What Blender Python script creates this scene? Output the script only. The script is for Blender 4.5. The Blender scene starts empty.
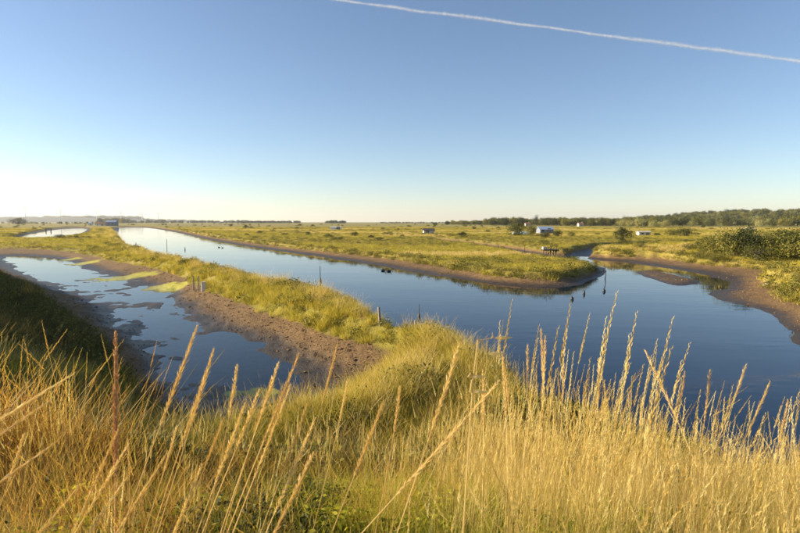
import bpy, math
import numpy as np
from mathutils import Vector, Matrix

# ------------------------------------------------------------------ camera, sky, sun, exposure
scene = bpy.context.scene
CAM_H = 5.0
PITCH = math.atan((266.5 - 222.0) / 533.3)
cam_d = bpy.data.cameras.new('camera')
cam = bpy.data.objects.new('camera', cam_d)
scene.collection.objects.link(cam)
cam_d.sensor_width = 36.0
cam_d.lens = 24.0
cam_d.clip_start = 0.05
cam_d.clip_end = 120000.0
cam_d.dof.use_dof = True
cam_d.dof.focus_distance = 9.0
cam_d.dof.aperture_fstop = 7.1
cam.location = (0, 0, CAM_H)
cam.rotation_euler = (math.pi / 2 - PITCH, 0, 0)
scene.camera = cam

SUN_AZ = math.radians(-84.0)      # from the view direction (+Y), negative = to the left
SUN_EL = math.radians(18.0)
world = bpy.data.worlds.new('World')
scene.world = world
world.use_nodes = True
wn = world.node_tree.nodes
wl = world.node_tree.links
bg = wn['Background']
sky = wn.new('ShaderNodeTexSky')
sky.sky_type = 'NISHITA'
sky.sun_disc = False
sky.sun_elevation = SUN_EL
sky.sun_rotation = SUN_AZ
sky.altitude = 0
sky.air_density = 0.9
sky.dust_density = 0.1
sky.ozone_density = 3.0
wb = wn.new('ShaderNodeMix')            # even white balance of the whole sky
wb.data_type = 'RGBA'
wb.blend_type = 'MULTIPLY'
wb.inputs[0].default_value = 1.0
wb.inputs[7].default_value = (1.025, .935, .89, 1)
wl.new(sky.outputs[0], wb.inputs[6])
wl.new(wb.outputs[2], bg.inputs['Color'])
bg.inputs['Strength'].default_value = 0.083

sun_d = bpy.data.lights.new('sun', 'SUN')
sun_d.energy = 5.0
sun_d.angle = math.radians(0.55)
sun_d.color = (1.0, 0.86, 0.62)
sun = bpy.data.objects.new('sun', sun_d)
scene.collection.objects.link(sun)
sdir = Vector((math.sin(SUN_AZ) * math.cos(SUN_EL), math.cos(SUN_AZ) * math.cos(SUN_EL), math.sin(SUN_EL)))
sun.rotation_euler = sdir.to_track_quat('Z', 'Y').to_euler()
sun.location = (-40, 10, 40)

vs = scene.view_settings
vs.view_transform = 'Standard'
vs.look = 'None'
vs.exposure = 1.2
vs.gamma = 1.0
vs.use_curve_mapping = False
scene.cycles.max_bounces = 6
scene.cycles.transparent_max_bounces = 12
scene.cycles.volume_bounces = 0
scene.cycles.use_denoising = True
scene.cycles.denoising_prefilter = 'ACCURATE'

# ------------------------------------------------------------------ helpers
COL = scene.collection
rng = np.random.default_rng(7)


def ray(u, v):
    x = (u - 400.0) / 533.3
    y = -(v - 266.5) / 533.3
    cp, sp = math.cos(PITCH), math.sin(PITCH)
    return np.array([x, cp + y * sp, -sp + y * cp])


def at(u, v, z=0.0):
    """photo pixel -> point on the level plane z"""
    d = ray(u, v)
    t = (z - CAM_H) / d[2]
    return np.array([d[0] * t, d[1] * t, z])


def at_y(u, v, y):
    """photo pixel -> point at depth y metres"""
    d = ray(u, v)
    return np.array([0, 0, CAM_H]) + d * (y / d[1])


def pxs(pts, z=0.0):
    return [tuple(at(u, v, z)[:2]) for u, v in pts]


def mk_mesh(name, V, faces, mat=None, attrs=None, smooth=False):
    """faces: list of int arrays (n,k) with constant k"""
    V = np.asarray(V, dtype=np.float32)
    me = bpy.data.meshes.new(name)
    me.vertices.add(len(V))
    me.vertices.foreach_set('co', V.ravel())
    faces = [np.asarray(f, dtype=np.int32) for f in faces if len(f)]
    nl = sum(f.size for f in faces)
    npoly = sum(len(f) for f in faces)
    if npoly:
        me.loops.add(nl)
        me.polygons.add(npoly)
        me.loops.foreach_set('vertex_index', np.concatenate([f.ravel() for f in faces]))
        starts, s = [], 0
        for f in faces:
            starts.append(s + np.arange(len(f)) * f.shape[1])
            s += f.size
        me.polygons.foreach_set('loop_start', np.concatenate(starts).astype(np.int32))
        me.polygons.foreach_set('use_smooth', np.full(npoly, smooth, dtype=bool))
    for k, (typ, arr) in (attrs or {}).items():
        a = me.attributes.new(k, typ, 'POINT')
        a.data.foreach_set('vector' if typ == 'FLOAT_VECTOR' else 'value', np.asarray(arr).ravel())
    if mat:
        me.materials.append(mat)
    me.update(calc_edges=True)
    me.validate()
    return me


def link(name, me, parent=None, loc=None, rot=None, scl=None):
    o = bpy.data.objects.new(name, me)
    COL.objects.link(o)
    if parent:
        o.parent = parent
    if loc is not None:
        o.location = [float(c) for c in loc]
    if rot is not None:
        o.rotation_euler = rot
    if scl is not None:
        o.scale = scl if hasattr(scl, '__len__') else (scl,) * 3
    return o


def tag(o, label=None, cat=None, group=None, kind=None):
    if label:
        o['label'] = label
    if cat:
        o['category'] = cat
    if group:
        o['group'] = group
    if kind:
        o['kind'] = kind
    return o


def copy_tree(o, parent=None):
    c = o.copy()
    COL.objects.link(c)
    c.parent = parent
    for ch in [x for x in scene.objects if x.parent == o]:
        copy_tree(ch, c)
    return c


class MB:
    """collects simple shapes into one mesh"""
    def __init__(s):
        s.v, s.q, s.t = [], [], []

    def box(s, c, size, rz=0.0, taper=1.0):
        n = len(s.v)
        cx, cy, cz = c
        a, b, h = size[0] / 2, size[1] / 2, size[2] / 2
        co, si = math.cos(rz), math.sin(rz)
        for k, (x, y, z) in enumerate([(-a, -b, -h), (a, -b, -h), (a, b, -h), (-a, b, -h), (-a, -b, h), (a, -b, h), (a, b, h), (-a, b, h)]):
            f = taper if k > 3 else 1.0
            x, y = x * f, y * f
            s.v.append((cx + x * co - y * si, cy + x * si + y * co, cz + z))
        for f in ((3, 2, 1, 0), (4, 5, 6, 7), (0, 1, 5, 4), (1, 2, 6, 5), (2, 3, 7, 6), (3, 0, 4, 7)):
            s.q.append([n + i for i in f])
        return s

    def tube(s, pts, radii, sides=6, cap=True):
        n0 = len(s.v)
        pts = [Vector(p) for p in pts]
        for i, p in enumerate(pts):
            d = (pts[min(i + 1, len(pts) - 1)] - pts[max(i - 1, 0)]).normalized()
            ref = Vector((0, 0, 1)) if abs(d.z) < 0.9 else Vector((1, 0, 0))
            a = d.cross(ref).normalized()
            b = d.cross(a)
            for k in range(sides):
                th = 2 * math.pi * k / sides
                q = p + (a * math.cos(th) + b * math.sin(th)) * radii[i]
                s.v.append(tuple(q))
        for i in range(len(pts) - 1):
            for k in range(sides):
                k2 = (k + 1) % sides
                s.q.append([n0 + i * sides + k, n0 + i * sides + k2, n0 + (i + 1) * sides + k2, n0 + (i + 1) * sides + k])
        if cap:
            for i, rev in ((0, False), (len(pts) - 1, True)):
                c = len(s.v)
                s.v.append(tuple(pts[i]))
                for k in range(sides):
                    a_, b_ = n0 + i * sides + k, n0 + i * sides + (k + 1) % sides
                    s.t.append([c, b_, a_] if not rev else [c, a_, b_])
        return s

    def spindle(s, p, d, length, r, sides=4):
        """pointed grain: a slim octahedron"""
        p, d = Vector(p), Vector(d).normalized()
        ref = Vector((0, 0, 1)) if abs(d.z) < 0.9 else Vector((1, 0, 0))
        a = d.cross(ref).normalized()
        b = d.cross(a)
        n = len(s.v)
        s.v.append(tuple(p))
        m = p + d * length * 0.4
        for k in range(sides):
            th = 2 * math.pi * k / sides
            s.v.append(tuple(m + (a * math.cos(th) + b * math.sin(th)) * r))
        s.v.append(tuple(p + d * length))
        for k in range(sides):
            k2 = (k + 1) % sides
            s.t.append([n, n + 1 + k2, n + 1 + k])
            s.t.append([n + 1 + sides, n + 1 + k, n + 1 + k2])
        return s

    def mesh(s, name, mat, smooth=False):
        return mk_mesh(name, s.v, [np.array(s.q).reshape(-1, 4), np.array(s.t).reshape(-1, 3)], mat, smooth=smooth)

    def build(s, name, mat, parent=None, loc=None, rot=None, smooth=False):
        return link(name, s.mesh(name, mat, smooth), parent, loc, rot)


# ------------------------------------------------------------------ numpy noise and distances
def _hash(ix, iy, seed):
    h = (ix.astype(np.int64) * 374761393 + iy.astype(np.int64) * 668265263 + seed * 974634777) & 0xffffffff
    h = ((h ^ (h >> 13)) * 1274126177) & 0xffffffff
    return ((h ^ (h >> 16)) & 0xffffff) / float(0xffffff)


def vnoise(x, y, seed=0):
    ix, iy = np.floor(x), np.floor(y)
    fx, fy = x - ix, y - iy
    fx, fy = fx * fx * (3 - 2 * fx), fy * fy * (3 - 2 * fy)
    a, b = _hash(ix, iy, seed), _hash(ix + 1, iy, seed)
    c, d = _hash(ix, iy + 1, seed), _hash(ix + 1, iy + 1, seed)
    return (a * (1 - fx) + b * fx) * (1 - fy) + (c * (1 - fx) + d * fx) * fy


def fbm(x, y, sc, octs=4, seed=0):
    s = np.zeros_like(x)
    amp, tot = 1.0, 0.0
    f = 1.0 / sc
    for o in range(octs):
        s += amp * (vnoise(x * f + 17.3 * o, y * f - 9.1 * o, seed + o) - 0.5) * 2
        tot += amp
        amp *= 0.5
        f *= 2.03
    return s / tot


def sstep(a, b, x):
    t = np.clip((x - a) / (b - a), 0, 1)
    return t * t * (3 - 2 * t)


def seg_dist(x, y, pts, closed=False):
    best = np.full(x.shape, 1e12)
    n = len(pts)
    for i in range(n if closed else n - 1):
        ax, ay = pts[i]
        bx, by = pts[(i + 1) % n]
        dx, dy = bx - ax, by - ay
        L = dx * dx + dy * dy + 1e-9
        t = np.clip(((x - ax) * dx + (y - ay) * dy) / L, 0, 1)
        d = (x - ax - t * dx) ** 2 + (y - ay - t * dy) ** 2
        np.minimum(best, d, out=best)
    return np.sqrt(best)


def inside(x, y, pts):
    r = np.zeros(x.shape, bool)
    n = len(pts)
    for i in range(n):
        ax, ay = pts[i]
        bx, by = pts[(i + 1) % n]
        if ay == by:
            continue
        c = ((ay > y) != (by > y)) & (x < (bx - ax) * (y - ay) / (by - ay) + ax)
        r ^= c
    return r


def sdf(x, y, pts):
    d = seg_dist(x, y, pts, True)
    return np.where(inside(x, y, pts), -d, d)


def chaikin(pts, n=2, closed=True):
    for _ in range(n):
        out = []
        m = len(pts)
        for i in range(m if closed else m - 1):
            a, b = np.array(pts[i]), np.array(pts[(i + 1) % m])
            out += [tuple(a * .75 + b * .25), tuple(a * .25 + b * .75)]
        pts = out
    return pts


# ------------------------------------------------------------------ the plan of the marsh
crest_px = [(470, 352), (445, 345), (420, 331), (375, 318), (345, 305), (310, 291), (280, 284), (240, 276), (200, 265), (160, 256),
            (135, 250), (119, 243), (113, 234), (109, 229)]
CREST = [tuple(at(u, v, 1.25)[:2]) for u, v in crest_px]


def offset(line, d):
    out = []
    for i, p in enumerate(line):
        a, b = np.array(line[max(i - 1, 0)]), np.array(line[min(i + 1, len(line) - 1)])
        t = (b - a) / np.linalg.norm(b - a)
        out.append((p[0] + t[1] * d, p[1] - t[0] * d))
    return out


W_CH = (pxs([(116, 228.2), (122, 227.5), (132, 227.3), (150, 228), (175, 232), (200, 238), (240, 245.5), (300, 254), (360, 263), (400, 270), (440, 276.5),
             (480, 282), (520, 286.5), (548, 288), (577, 285.5), (598, 279), (606, 273), (603, 268), (590, 264), (570, 262.5), (548, 261),
             (556, 258.7), (585, 258.7), (612, 260.3), (632, 263.5), (662, 267.5), (682, 270.3), (702, 274.5), (724, 280), (733, 284), (726, 288.5),
             (714, 291), (706, 294.5), (712, 298.5), (738, 304), (768, 312), (786, 324), (800, 343), (815, 370)])
        + [(12.5, 12.0), (9, 11), (5, 11.2), (3.9, 13.5)] + offset(CREST, 1.9)[1:])
G_CH = (pxs([(112, 226.8), (120, 226.2), (131, 225.9), (150, 226.4), (175, 229), (200, 233.5), (240, 240), (300, 246.5), (360, 252.5), (400, 257), (437, 262),
             (475, 268), (500, 272), (535, 274.5), (560, 274), (585, 270), (597, 266.5), (592, 263.5), (577, 260.5), (560, 258.3), (540, 256)], 0.8)
        + pxs([(532, 254.5), (545, 252), (580, 253), (600, 254), (612, 255.5), (640, 256.5), (665, 258), (700, 263.5), (740, 266.5), (768, 270),
               (776, 274), (764, 277.3), (766, 280.5), (772, 284), (776, 289), (785, 297), (800, 303), (840, 325)], 0.5)
        + [(22, 13), (14, 9), (6, 8.5), (3.0, 11.5)] + offset(CREST, 0.8)[1:])
# the muddy pond this side of the levee
G_PD = (pxs([(70, 253), (100, 258.5), (125, 265), (155, 270), (185, 280), (200, 290), (225, 300), (250, 310), (275, 321), (305, 333), (338, 342),
             (375, 352), (400, 359), (402, 364)], 0.35)
        + [(-.9, 12.8), (-2.6, 11.0), (-4.8, 9.6), (-7.2, 10.6)]
        + pxs([(138, 398), (115, 365), (100, 345), (60, 312), (30, 292), (0, 275), (-50, 262), (-80, 250), (0, 249.5), (40, 250.5)], 0.35))
W_P1 = pxs([(114, 314), (132, 304), (168, 293), (178, 304), (201, 326), (262, 344), (325, 379), (338, 402), (300, 425), (230, 435), (190, 405), (182, 386), (152, 352), (126, 331)])
W_P2 = pxs([(2, 258), (12, 256), (45, 257), (70, 261), (82, 267), (95, 272), (120, 279), (140, 285.5), (166, 292), (172, 300), (150, 312), (132, 320), (118, 312), (112, 302), (84, 294), (54, 287), (30, 277), (14, 266)])
W_P3 = pxs([(87, 301), (130, 294), (172, 291), (172, 294), (140, 299), (95, 304)])
W_P = [(W_P1, 0.045, 0.25), (W_P2, 0.03, 0.03), (W_P3, 0.06, 0.05)]
# far pond on the left
W_FP = pxs([(18, 236), (40, 232), (65, 228.8), (88, 228.2), (85, 232), (70, 235.5), (45, 238), (25, 238)])
G_FP = pxs([(8, 237), (35, 230.5), (62, 227.2), (90, 226.6), (93, 231), (78, 236), (50, 240), (18, 240)], 0.45)
# islet in the channel
ISLET = pxs([(634, 271), (657, 271.2), (677, 276), (700, 281), (693, 285), (672, 285.8), (650, 278.5)])
CREEK = pxs([(430, 239), (460, 243), (500, 248), (535, 254), (552, 259)], 0.3)
DITCH_A = pxs([(572, 258), (585, 251), (600, 247.5), (634, 244.5)], 0.3)
DITCH_B = pxs([(628, 252), (650, 251.5), (672, 250.5), (692, 248)], 0.3)
DITCHES = [(CREEK, 4.2, 0.14), (DITCH_A, 2.4, -0.12), (DITCH_B, 1.9, 0.05)]
for a, b, c, d in ((240, 232, 340, 236.5), (300, 242, 420, 243), (150, 224.5, 330, 229), (470, 236, 640, 238.5), (360, 231, 520, 240.5), (0, 226.5, 60, 224.8)):
    DITCHES.append((pxs([(a, b), ((a + c) / 2, (b + d) / 2 + .3), (c, d)], 0.5), 1.5, 0.35))
DIKE = [(70, -18), (30, -5), (10, -.6), (0, 0), (-6, 1.0), (-11.5, 4.2), (-18, 9.5), (-29, 23.5), (-48, 44), (-81, 69), (-140, 110)]
ROOT = [(-5.2, 7.2), (-3.4, 8.5), (-1.4, 10.0), (-.1, 11.6), (1.2, 14.6)]
ALGAE = [(84, 264, 1.9, 1), (116, 279, 2.2, 1), (130, 278, 1.8, 1), (140, 277, 1.7, 1), (163, 288, 1.5, 1), (172, 290, 1.3, 1), (262, 392, .5, 1), (235, 393, .3, 1), (70, 260, 1.4, 1)]

# tidy polygons -> smooth shorelines
W_CH, G_CH, G_PD = chaikin(W_CH, 1), chaikin(G_CH, 1), chaikin(G_PD, 1)
W_P = [(chaikin(p, 2), a, b) for p, a, b in W_P]
W_FP, G_FP, ISLET = chaikin(W_FP, 2), chaikin(G_FP, 2), chaikin(ISLET, 2)


def basin(x, y, h, land, mud, G, Ws, hm, bank, zl):
    g = sdf(x, y, G) + 0.7 * fbm(x, y, 2.6, 4, 31)
    dW = np.full(x.shape, 1e9)
    inn = np.zeros_like(x)
    for P, sl, mx in Ws:
        s = sdf(x, y, P) + 0.42 * fbm(x, y, 2.8, 4, 41)
        dW = np.minimum(dW, s)
        inn = np.where(s < 0, -np.minimum(mx, sl * -s) , inn)
    dG = np.maximum(-g, 0)
    dWp = np.maximum(dW, 0)
    hmud = hm * (dWp / (dWp + dG + 1e-6)) ** 1.25
    hin = np.where(dW < 0, inn, hmud)
    t = sstep(0, bank, g)
    hh = np.where(g < 0, hin, hm + (zl - hm) * t)
    h = np.where(g < bank, np.minimum(h, hh), h)
    land = np.minimum(land, g)
    mud = np.maximum(mud, sstep(0.25, -0.15, g))
    return h, land, mud


def terrain(x, y):
    x, y = np.asarray(x, float), np.asarray(y, float)
    r = np.hypot(x, y)
    near = r < 1200
    h = 0.9 + 0.16 * fbm(x, y, 7, 3, 1) * sstep(900, 120, r) + 0.5 * np.maximum(fbm(x, y, 60, 2, 3), 0) * sstep(90, 200, r)
    # right-hand rise under the bushes and the wooded hill beyond
    bx, by = x, y
    h = h + 1.5 * np.exp(-(((x - 52) / 18) ** 2 + ((y - 74) / 12) ** 2)) + 1.4 * np.exp(-(((x - 32) / 5.5) ** 2 + ((y - 37) / 5.5) ** 2))
    hill = sstep(380, 700, x) * np.exp(-((y - 1050) / 230) ** 2) * (19 + 4 * fbm(x, y, 160, 2, 9))
    h = h + hill
    az = np.arctan2(x, np.maximum(y, 1.0))
    far = np.exp(-((r - 5200) / 900) ** 2) * sstep(-0.30, -0.52, az) * (38 + 16 * fbm(az * 4000, r * .1, 420, 3, 12))
    h = h + np.where(y > 0, far, 0)
    land = np.full(x.shape, 1e9)
    mud = np.zeros_like(x)
    i = np.where(near)
    xn, yn, hn, ln, mn = x[i], y[i], h[i], land[i], mud[i]
    cd = seg_dist(xn, yn, CREST)
    hn = hn + 0.35 * np.exp(-(cd / 1.6) ** 2)
    for line, w, z in DITCHES:
        d = seg_dist(xn, yn, line) + 0.5 * fbm(xn, yn, 5, 2, 51)
        t = sstep(w * 0.45, w, d)
        hn = np.where(d < w, np.minimum(hn, z + (hn - z) * t), hn)
        ln = np.minimum(ln, d - w * .72)
        mn = np.maximum(mn, sstep(w * .85, w * .6, d))
    dd = seg_dist(xn, yn, DIKE)
    lf = sstep(5, 12, yn) * sstep(-4, -9, xn)
    hd = 3.45 + 1.9 * lf - (0.42 + .18 * lf) * np.maximum(dd - 2.2, 0) + 0.12 * fbm(xn, yn, 2.5, 3, 61)
    rt = 1.15 - 0.62 * np.maximum(seg_dist(xn, yn, ROOT) - 0.55, 0) + 0.12 * fbm(xn, yn, 2.5, 3, 62)
    hd = np.maximum(hd, rt)
    b0 = hn.copy()
    hn, ln, mn = basin(xn, yn, hn, ln, mn, G_CH, [(W_CH, 0.28, 1.6)], 0.42, 0.7, b0)
    hn, ln, mn = basin(xn, yn, hn, ln, mn, G_PD, W_P, 0.5, 1.0, b0)
    hn, ln, mn = basin(xn, yn, hn, ln, mn, G_FP, [(W_FP, 0.2, 1.0)], 0.3, 1.6, b0)
    si = sdf(xn, yn, ISLET) + 0.2 * fbm(xn, yn, 2, 2, 71)
    hi = np.minimum(0.15, -0.22 * si + .02)
    hn = np.maximum(hn, np.where(si < 3, hi, -9))
    mn = np.where(si < 1.5, 1.0, mn)
    # small relief of the mud, ripples and clods
    rn = np.hypot(xn, yn)
    fine = sstep(120, 30, rn)
    hn = hn + mn * (0.035 * fbm(xn, yn, 1.3, 3, 81) + fine * 0.05 * np.maximum(fbm(xn, yn, .35, 2, 83), 0) * sstep(0.02, .2, hn))
    pd = sstep(1, -1, sdf(xn, yn, G_PD)) * (hn < .16)
    hn = hn + pd * sstep(90, 20, rn) * (.060 * fbm(xn * .75 + yn * .2, yn * .75, .9, 3, 85) + .05 * fbm(xn, yn * .6, 3.5, 3, 86) + .045 * fbm(xn, yn, .32, 3, 88))
    dk = sstep(-.05, .12, hd - hn)
    hn = np.maximum(hn, hd)
    mn = mn * (1 - dk)
    ln = np.where(hd > hn - 1e-6, np.maximum(ln, 0.5), ln)
    al = np.zeros_like(xn)
    nz = fbm(xn, yn, .9, 3, 91)
    for u, v, a, b in ALGAE:
        c = at(u, v, .02)
        al = np.maximum(al, sstep(1.15, .7, np.hypot((xn - c[0]) / a, (yn - c[1]) / (a * 1.0)) + .6 * nz) * (mn > .5))
    hn = np.where(al > .3, np.where(hn < .03, .015 + .03 * np.clip(nz + .3, -.5, 1), hn), hn)
    alg = np.zeros_like(x)
    h[i], land[i], mud[i], alg[i] = hn, ln, mn, al
    return h, land, mud, alg


def ground(x, y):
    return float(terrain(np.array([x]), np.array([y]))[0][0])


def at_ground(u, v):
    """photo pixel -> the first point of the ground along that direction"""
    d = ray(u, v)
    t = np.exp(np.linspace(math.log(2), math.log(3000), 1500))
    h = terrain(d[0] * t, d[1] * t)[0]
    z = CAM_H + d[2] * t
    k = int(np.argmax(z < h)) if (z < h).any() else len(t) - 1
    return np.array([d[0] * t[k], d[1] * t[k], h[k]])


# ------------------------------------------------------------------ materials
def mat(name):
    m = bpy.data.materials.new(name)
    m.use_nodes = True
    return m, m.node_tree.nodes, m.node_tree.links, m.node_tree.nodes['Principled BSDF']


def ramp(n, stops, interp='LINEAR'):
    r = n.new('ShaderNodeValToRGB')
    r.color_ramp.interpolation = interp
    e = r.color_ramp.elements
    while len(e) < len(stops):
        e.new(0.5)
    for k, (p, c) in enumerate(stops):
        e[k].position = p
        e[k].color = (*c, 1)
    return r


def noise(n, l, scale, detail=4, vec=None, rough=.55):
    t = n.new('ShaderNodeTexNoise')
    t.inputs['Scale'].default_value = scale
    t.inputs['Detail'].default_value = detail
    t.inputs['Roughness'].default_value = rough
    if vec is not None:
        l.new(vec, t.inputs['Vector'])
    return t


def mixc(n, l, fac, a, b):
    m = n.new('ShaderNodeMix')
    m.data_type = 'RGBA'
    for s, val in ((0, fac), (6, a), (7, b)):
        if hasattr(val, 'node'):
            l.new(val, m.inputs[s])
        else:
            m.inputs[s].default_value = val if s == 0 else (*val, 1)
    return m.outputs[2]


def maprange(n, l, val, a, b, c=0.0, d=1.0):
    m = n.new('ShaderNodeMapRange')
    l.new(val, m.inputs[0])
    for k, x in enumerate((a, b, c, d)):
        m.inputs[k + 1].default_value = x
    return m.outputs[0]


def simple(name, colour, rough=.8, var=.25, scale=8.0, bump=.0, metallic=0.0):
    m, n, l, p = mat(name)
    tc = n.new('ShaderNodeTexCoord')
    t = noise(n, l, scale, 5, tc.outputs['Object'])
    lo = [c * (1 - var) for c in colour]
    hi = [min(1, c * (1 + var)) for c in colour]
    r = ramp(n, [(.3, lo), (.7, hi)])
    l.new(t.outputs[0], r.inputs[0])
    l.new(r.outputs[0], p.inputs['Base Color'])
    p.inputs['Roughness'].default_value = rough
    p.inputs['Metallic'].default_value = metallic
    if bump:
        b = n.new('ShaderNodeBump')
        b.inputs['Strength'].default_value = bump
        b.inputs['Distance'].default_value = .02
        l.new(t.outputs[0], b.inputs['Height'])
        l.new(b.outputs[0], p.inputs['Normal'])
    return m


def foliage(name, cols, trans=.35, tcol=1.25, inst=True, spread=1.0):
    """cols: colour stops over a per-blade value; per-copy shift through Object Info"""
    m, n, l, p = mat(name)
    a = n.new('ShaderNodeAttribute')
    a.attribute_name = 'tint'
    oi = n.new('ShaderNodeObjectInfo')
    add = n.new('ShaderNodeMath')
    add.operation = 'MULTIPLY_ADD'
    l.new(oi.outputs['Random'], add.inputs[0])
    add.inputs[1].default_value = .5 * spread if inst else 0
    l.new(a.outputs['Fac'], add.inputs[2])
    sub = n.new('ShaderNodeMath')
    sub.operation = 'SUBTRACT'
    l.new(add.outputs[0], sub.inputs[0])
    sub.inputs[1].default_value = .25 * spread if inst else 0
    r = ramp(n, [(i / (len(cols) - 1), c) for i, c in enumerate(cols)])
    l.new(sub.outputs[0], r.inputs[0])
    l.new(r.outputs[0], p.inputs['Base Color'])
    p.inputs['Roughness'].default_value = .6
    p.inputs['Specular IOR Level'].default_value = .25
    tr = n.new('ShaderNodeBsdfTranslucent')
    mx = n.new('ShaderNodeMix')
    mx.data_type = 'RGBA'
    mx.blend_type = 'MULTIPLY'
    mx.inputs[0].default_value = 1
    l.new(r.outputs[0], mx.inputs[6])
    mx.inputs[7].default_value = (tcol, tcol, tcol * .8, 1)
    l.new(mx.outputs[2], tr.inputs['Color'])
    ms = n.new('ShaderNodeMixShader')
    ms.inputs[0].default_value = trans
    l.new(p.outputs[0], ms.inputs[1])
    l.new(tr.outputs[0], ms.inputs[2])
    l.new(ms.outputs[0], n['Material Output'].inputs['Surface'])
    return m


def ground_material():
    m, n, l, p = mat('marsh_ground')
    g = n.new('ShaderNodeNewGeometry')
    pos = g.outputs['Position']
    sep = n.new('ShaderNodeSeparateXYZ')
    l.new(pos, sep.inputs[0])
    att = {}
    for k in ('mud', 'algae', 'wooded'):
        a = n.new('ShaderNodeAttribute')
        a.attribute_name = k
        att[k] = a.outputs['Fac']
    # field colours: broad strips of pasture, straw and scrub
    mp = n.new('ShaderNodeMapping')
    mp.inputs['Scale'].default_value = (.35, 1.0, 1.0)
    mp.inputs['Rotation'].default_value = (0, 0, .25)
    l.new(pos, mp.inputs[0])
    n1 = noise(n, l, .035, 5, mp.outputs[0], .6)
    n2 = noise(n, l, .8, 5, pos, .6)
    r1 = ramp(n, [(.30, (.14, .12, .018)), (.44, (.31, .26, .03)), (.54, (.46, .35, .08)), (.63, (.25, .22, .025)), (.75, (.38, .27, .09))])
    l.new(n1.outputs[0], r1.inputs[0])
    r2 = ramp(n, [(.3, (.05, .05, .014)), (.55, (.17, .14, .03)), (.75, (.33, .25, .07))])
    l.new(n2.outputs[0], r2.inputs[0])
    grass = mixc(n, l, .45, r1.outputs[0], r2.outputs[0])
    # mud: pale when dry, dark where it is wet near the water level
    n3 = noise(n, l, 1.7, 8, pos, .7)
    n4 = noise(n, l, 14, 5, pos, .65)
    rd = ramp(n, [(.25, (.07, .040, .016)), (.5, (.20, .118, .048)), (.75, (.38, .24, .11))])
    l.new(n3.outputs[0], rd.inputs[0])
    rd2 = ramp(n, [(.40, (.05, .029, .012)), (.62, (.35, .215, .095))])
    l.new(n4.outputs[0], rd2.inputs[0])
    dry = mixc(n, l, .5, rd.outputs[0], rd2.outputs[0])
    rw = ramp(n, [(.35, (.030, .022, .015)), (.7, (.085, .058, .034))])
    l.new(n3.outputs[0], rw.inputs[0])
    wz = n.new('ShaderNodeMath')
    wz.operation = 'MULTIPLY_ADD'
    l.new(n4.outputs[0], wz.inputs[0])
    wz.inputs[1].default_value = .10
    l.new(sep.outputs[2], wz.inputs[2])
    wet = maprange(n, l, wz.outputs[0], .32, .12)
    mudc = mixc(n, l, wet, dry, rw.outputs[0])
    ra = ramp(n, [(.3, (.22, .21, .03)), (.5, (.44, .40, .05)), (.75, (.52, .42, .12))])
    l.new(n3.outputs[0], ra.inputs[0])
    c = mixc(n, l, att['mud'], grass, mudc)
    c = mixc(n, l, att['algae'], c, ra.outputs[0])
    c = mixc(n, l, att['wooded'], c, (.045, .05, .018))
    l.new(c, p.inputs['Base Color'])
    wr = maprange(n, l, wet, 0, 1, .9, .42)
    mr = n.new('ShaderNodeMix')
    mr.data_type = 'FLOAT'
    l.new(att['mud'], mr.inputs[0])
    mr.inputs[2].default_value = .95
    l.new(wr, mr.inputs[3])
    l.new(mr.outputs[0], p.inputs['Roughness'])
    p.inputs['Specular IOR Level'].default_value = .3
    b = n.new('ShaderNodeBump')
    b.inputs['Strength'].default_value = .9
    b.inputs['Distance'].default_value = .07
    hsum = n.new('ShaderNodeMath')
    hsum.operation = 'ADD'
    l.new(n3.outputs[0], hsum.inputs[0])
    l.new(n4.outputs[0], hsum.inputs[1])
    l.new(hsum.outputs[0], b.inputs['Height'])
    l.new(b.outputs[0], p.inputs['Normal'])
    return m


def water_material(name, base, ripple, dist, spec=.38):
    m, n, l, p = mat(name)
    g = n.new('ShaderNodeNewGeometry')
    p.inputs['Base Color'].default_value = (*base, 1)
    p.inputs['Roughness'].default_value = .015
    p.inputs['IOR'].default_value = 1.33
    p.inputs['Specular IOR Level'].default_value = spec
    mp = n.new('ShaderNodeMapping')
    mp.inputs['Scale'].default_value = (.7, 1.6, 1.0)
    mp.inputs['Rotation'].default_value = (0, 0, .5)
    l.new(g.outputs['Position'], mp.inputs[0])
    t = noise(n, l, 1.1, 4, mp.outputs[0], .5)
    t2 = noise(n, l, .11, 3, mp.outputs[0])
    mul = n.new('ShaderNodeMath')
    mul.operation = 'MULTIPLY'
    l.new(t.outputs[0], mul.inputs[0])
    l.new(maprange(n, l, t2.outputs[0], .38, .62), mul.inputs[1])
    b = n.new('ShaderNodeBump')
    b.inputs['Strength'].default_value = ripple
    b.inputs['Distance'].default_value = dist
    l.new(mul.outputs[0], b.inputs['Height'])
    l.new(b.outputs[0], p.inputs['Normal'])
    return m


def shallow_water_material(name, tint):
    """thin clear water: sky mirrored by Fresnel, the wet mud showing through"""
    m = water_material(name, (.04, .04, .04), .5, .012)
    n, l = m.node_tree.nodes, m.node_tree.links
    p = n['Principled BSDF']
    nrm = p.inputs['Normal'].links[0].from_socket
    gl = n.new('ShaderNodeBsdfGlossy')
    gl.inputs['Roughness'].default_value = .02
    l.new(nrm, gl.inputs['Normal'])
    tr = n.new('ShaderNodeBsdfTransparent')
    tr.inputs[0].default_value = (*tint, 1)
    fr = n.new('ShaderNodeFresnel')
    fr.inputs['IOR'].default_value = 1.38
    l.new(nrm, fr.inputs['Normal'])
    mx = n.new('ShaderNodeMixShader')
    l.new(fr.outputs[0], mx.inputs[0])
    l.new(tr.outputs[0], mx.inputs[1])
    l.new(gl.outputs[0], mx.inputs[2])
    l.new(mx.outputs[0], n['Material Output'].inputs['Surface'])
    n.remove(p)
    return m


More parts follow.
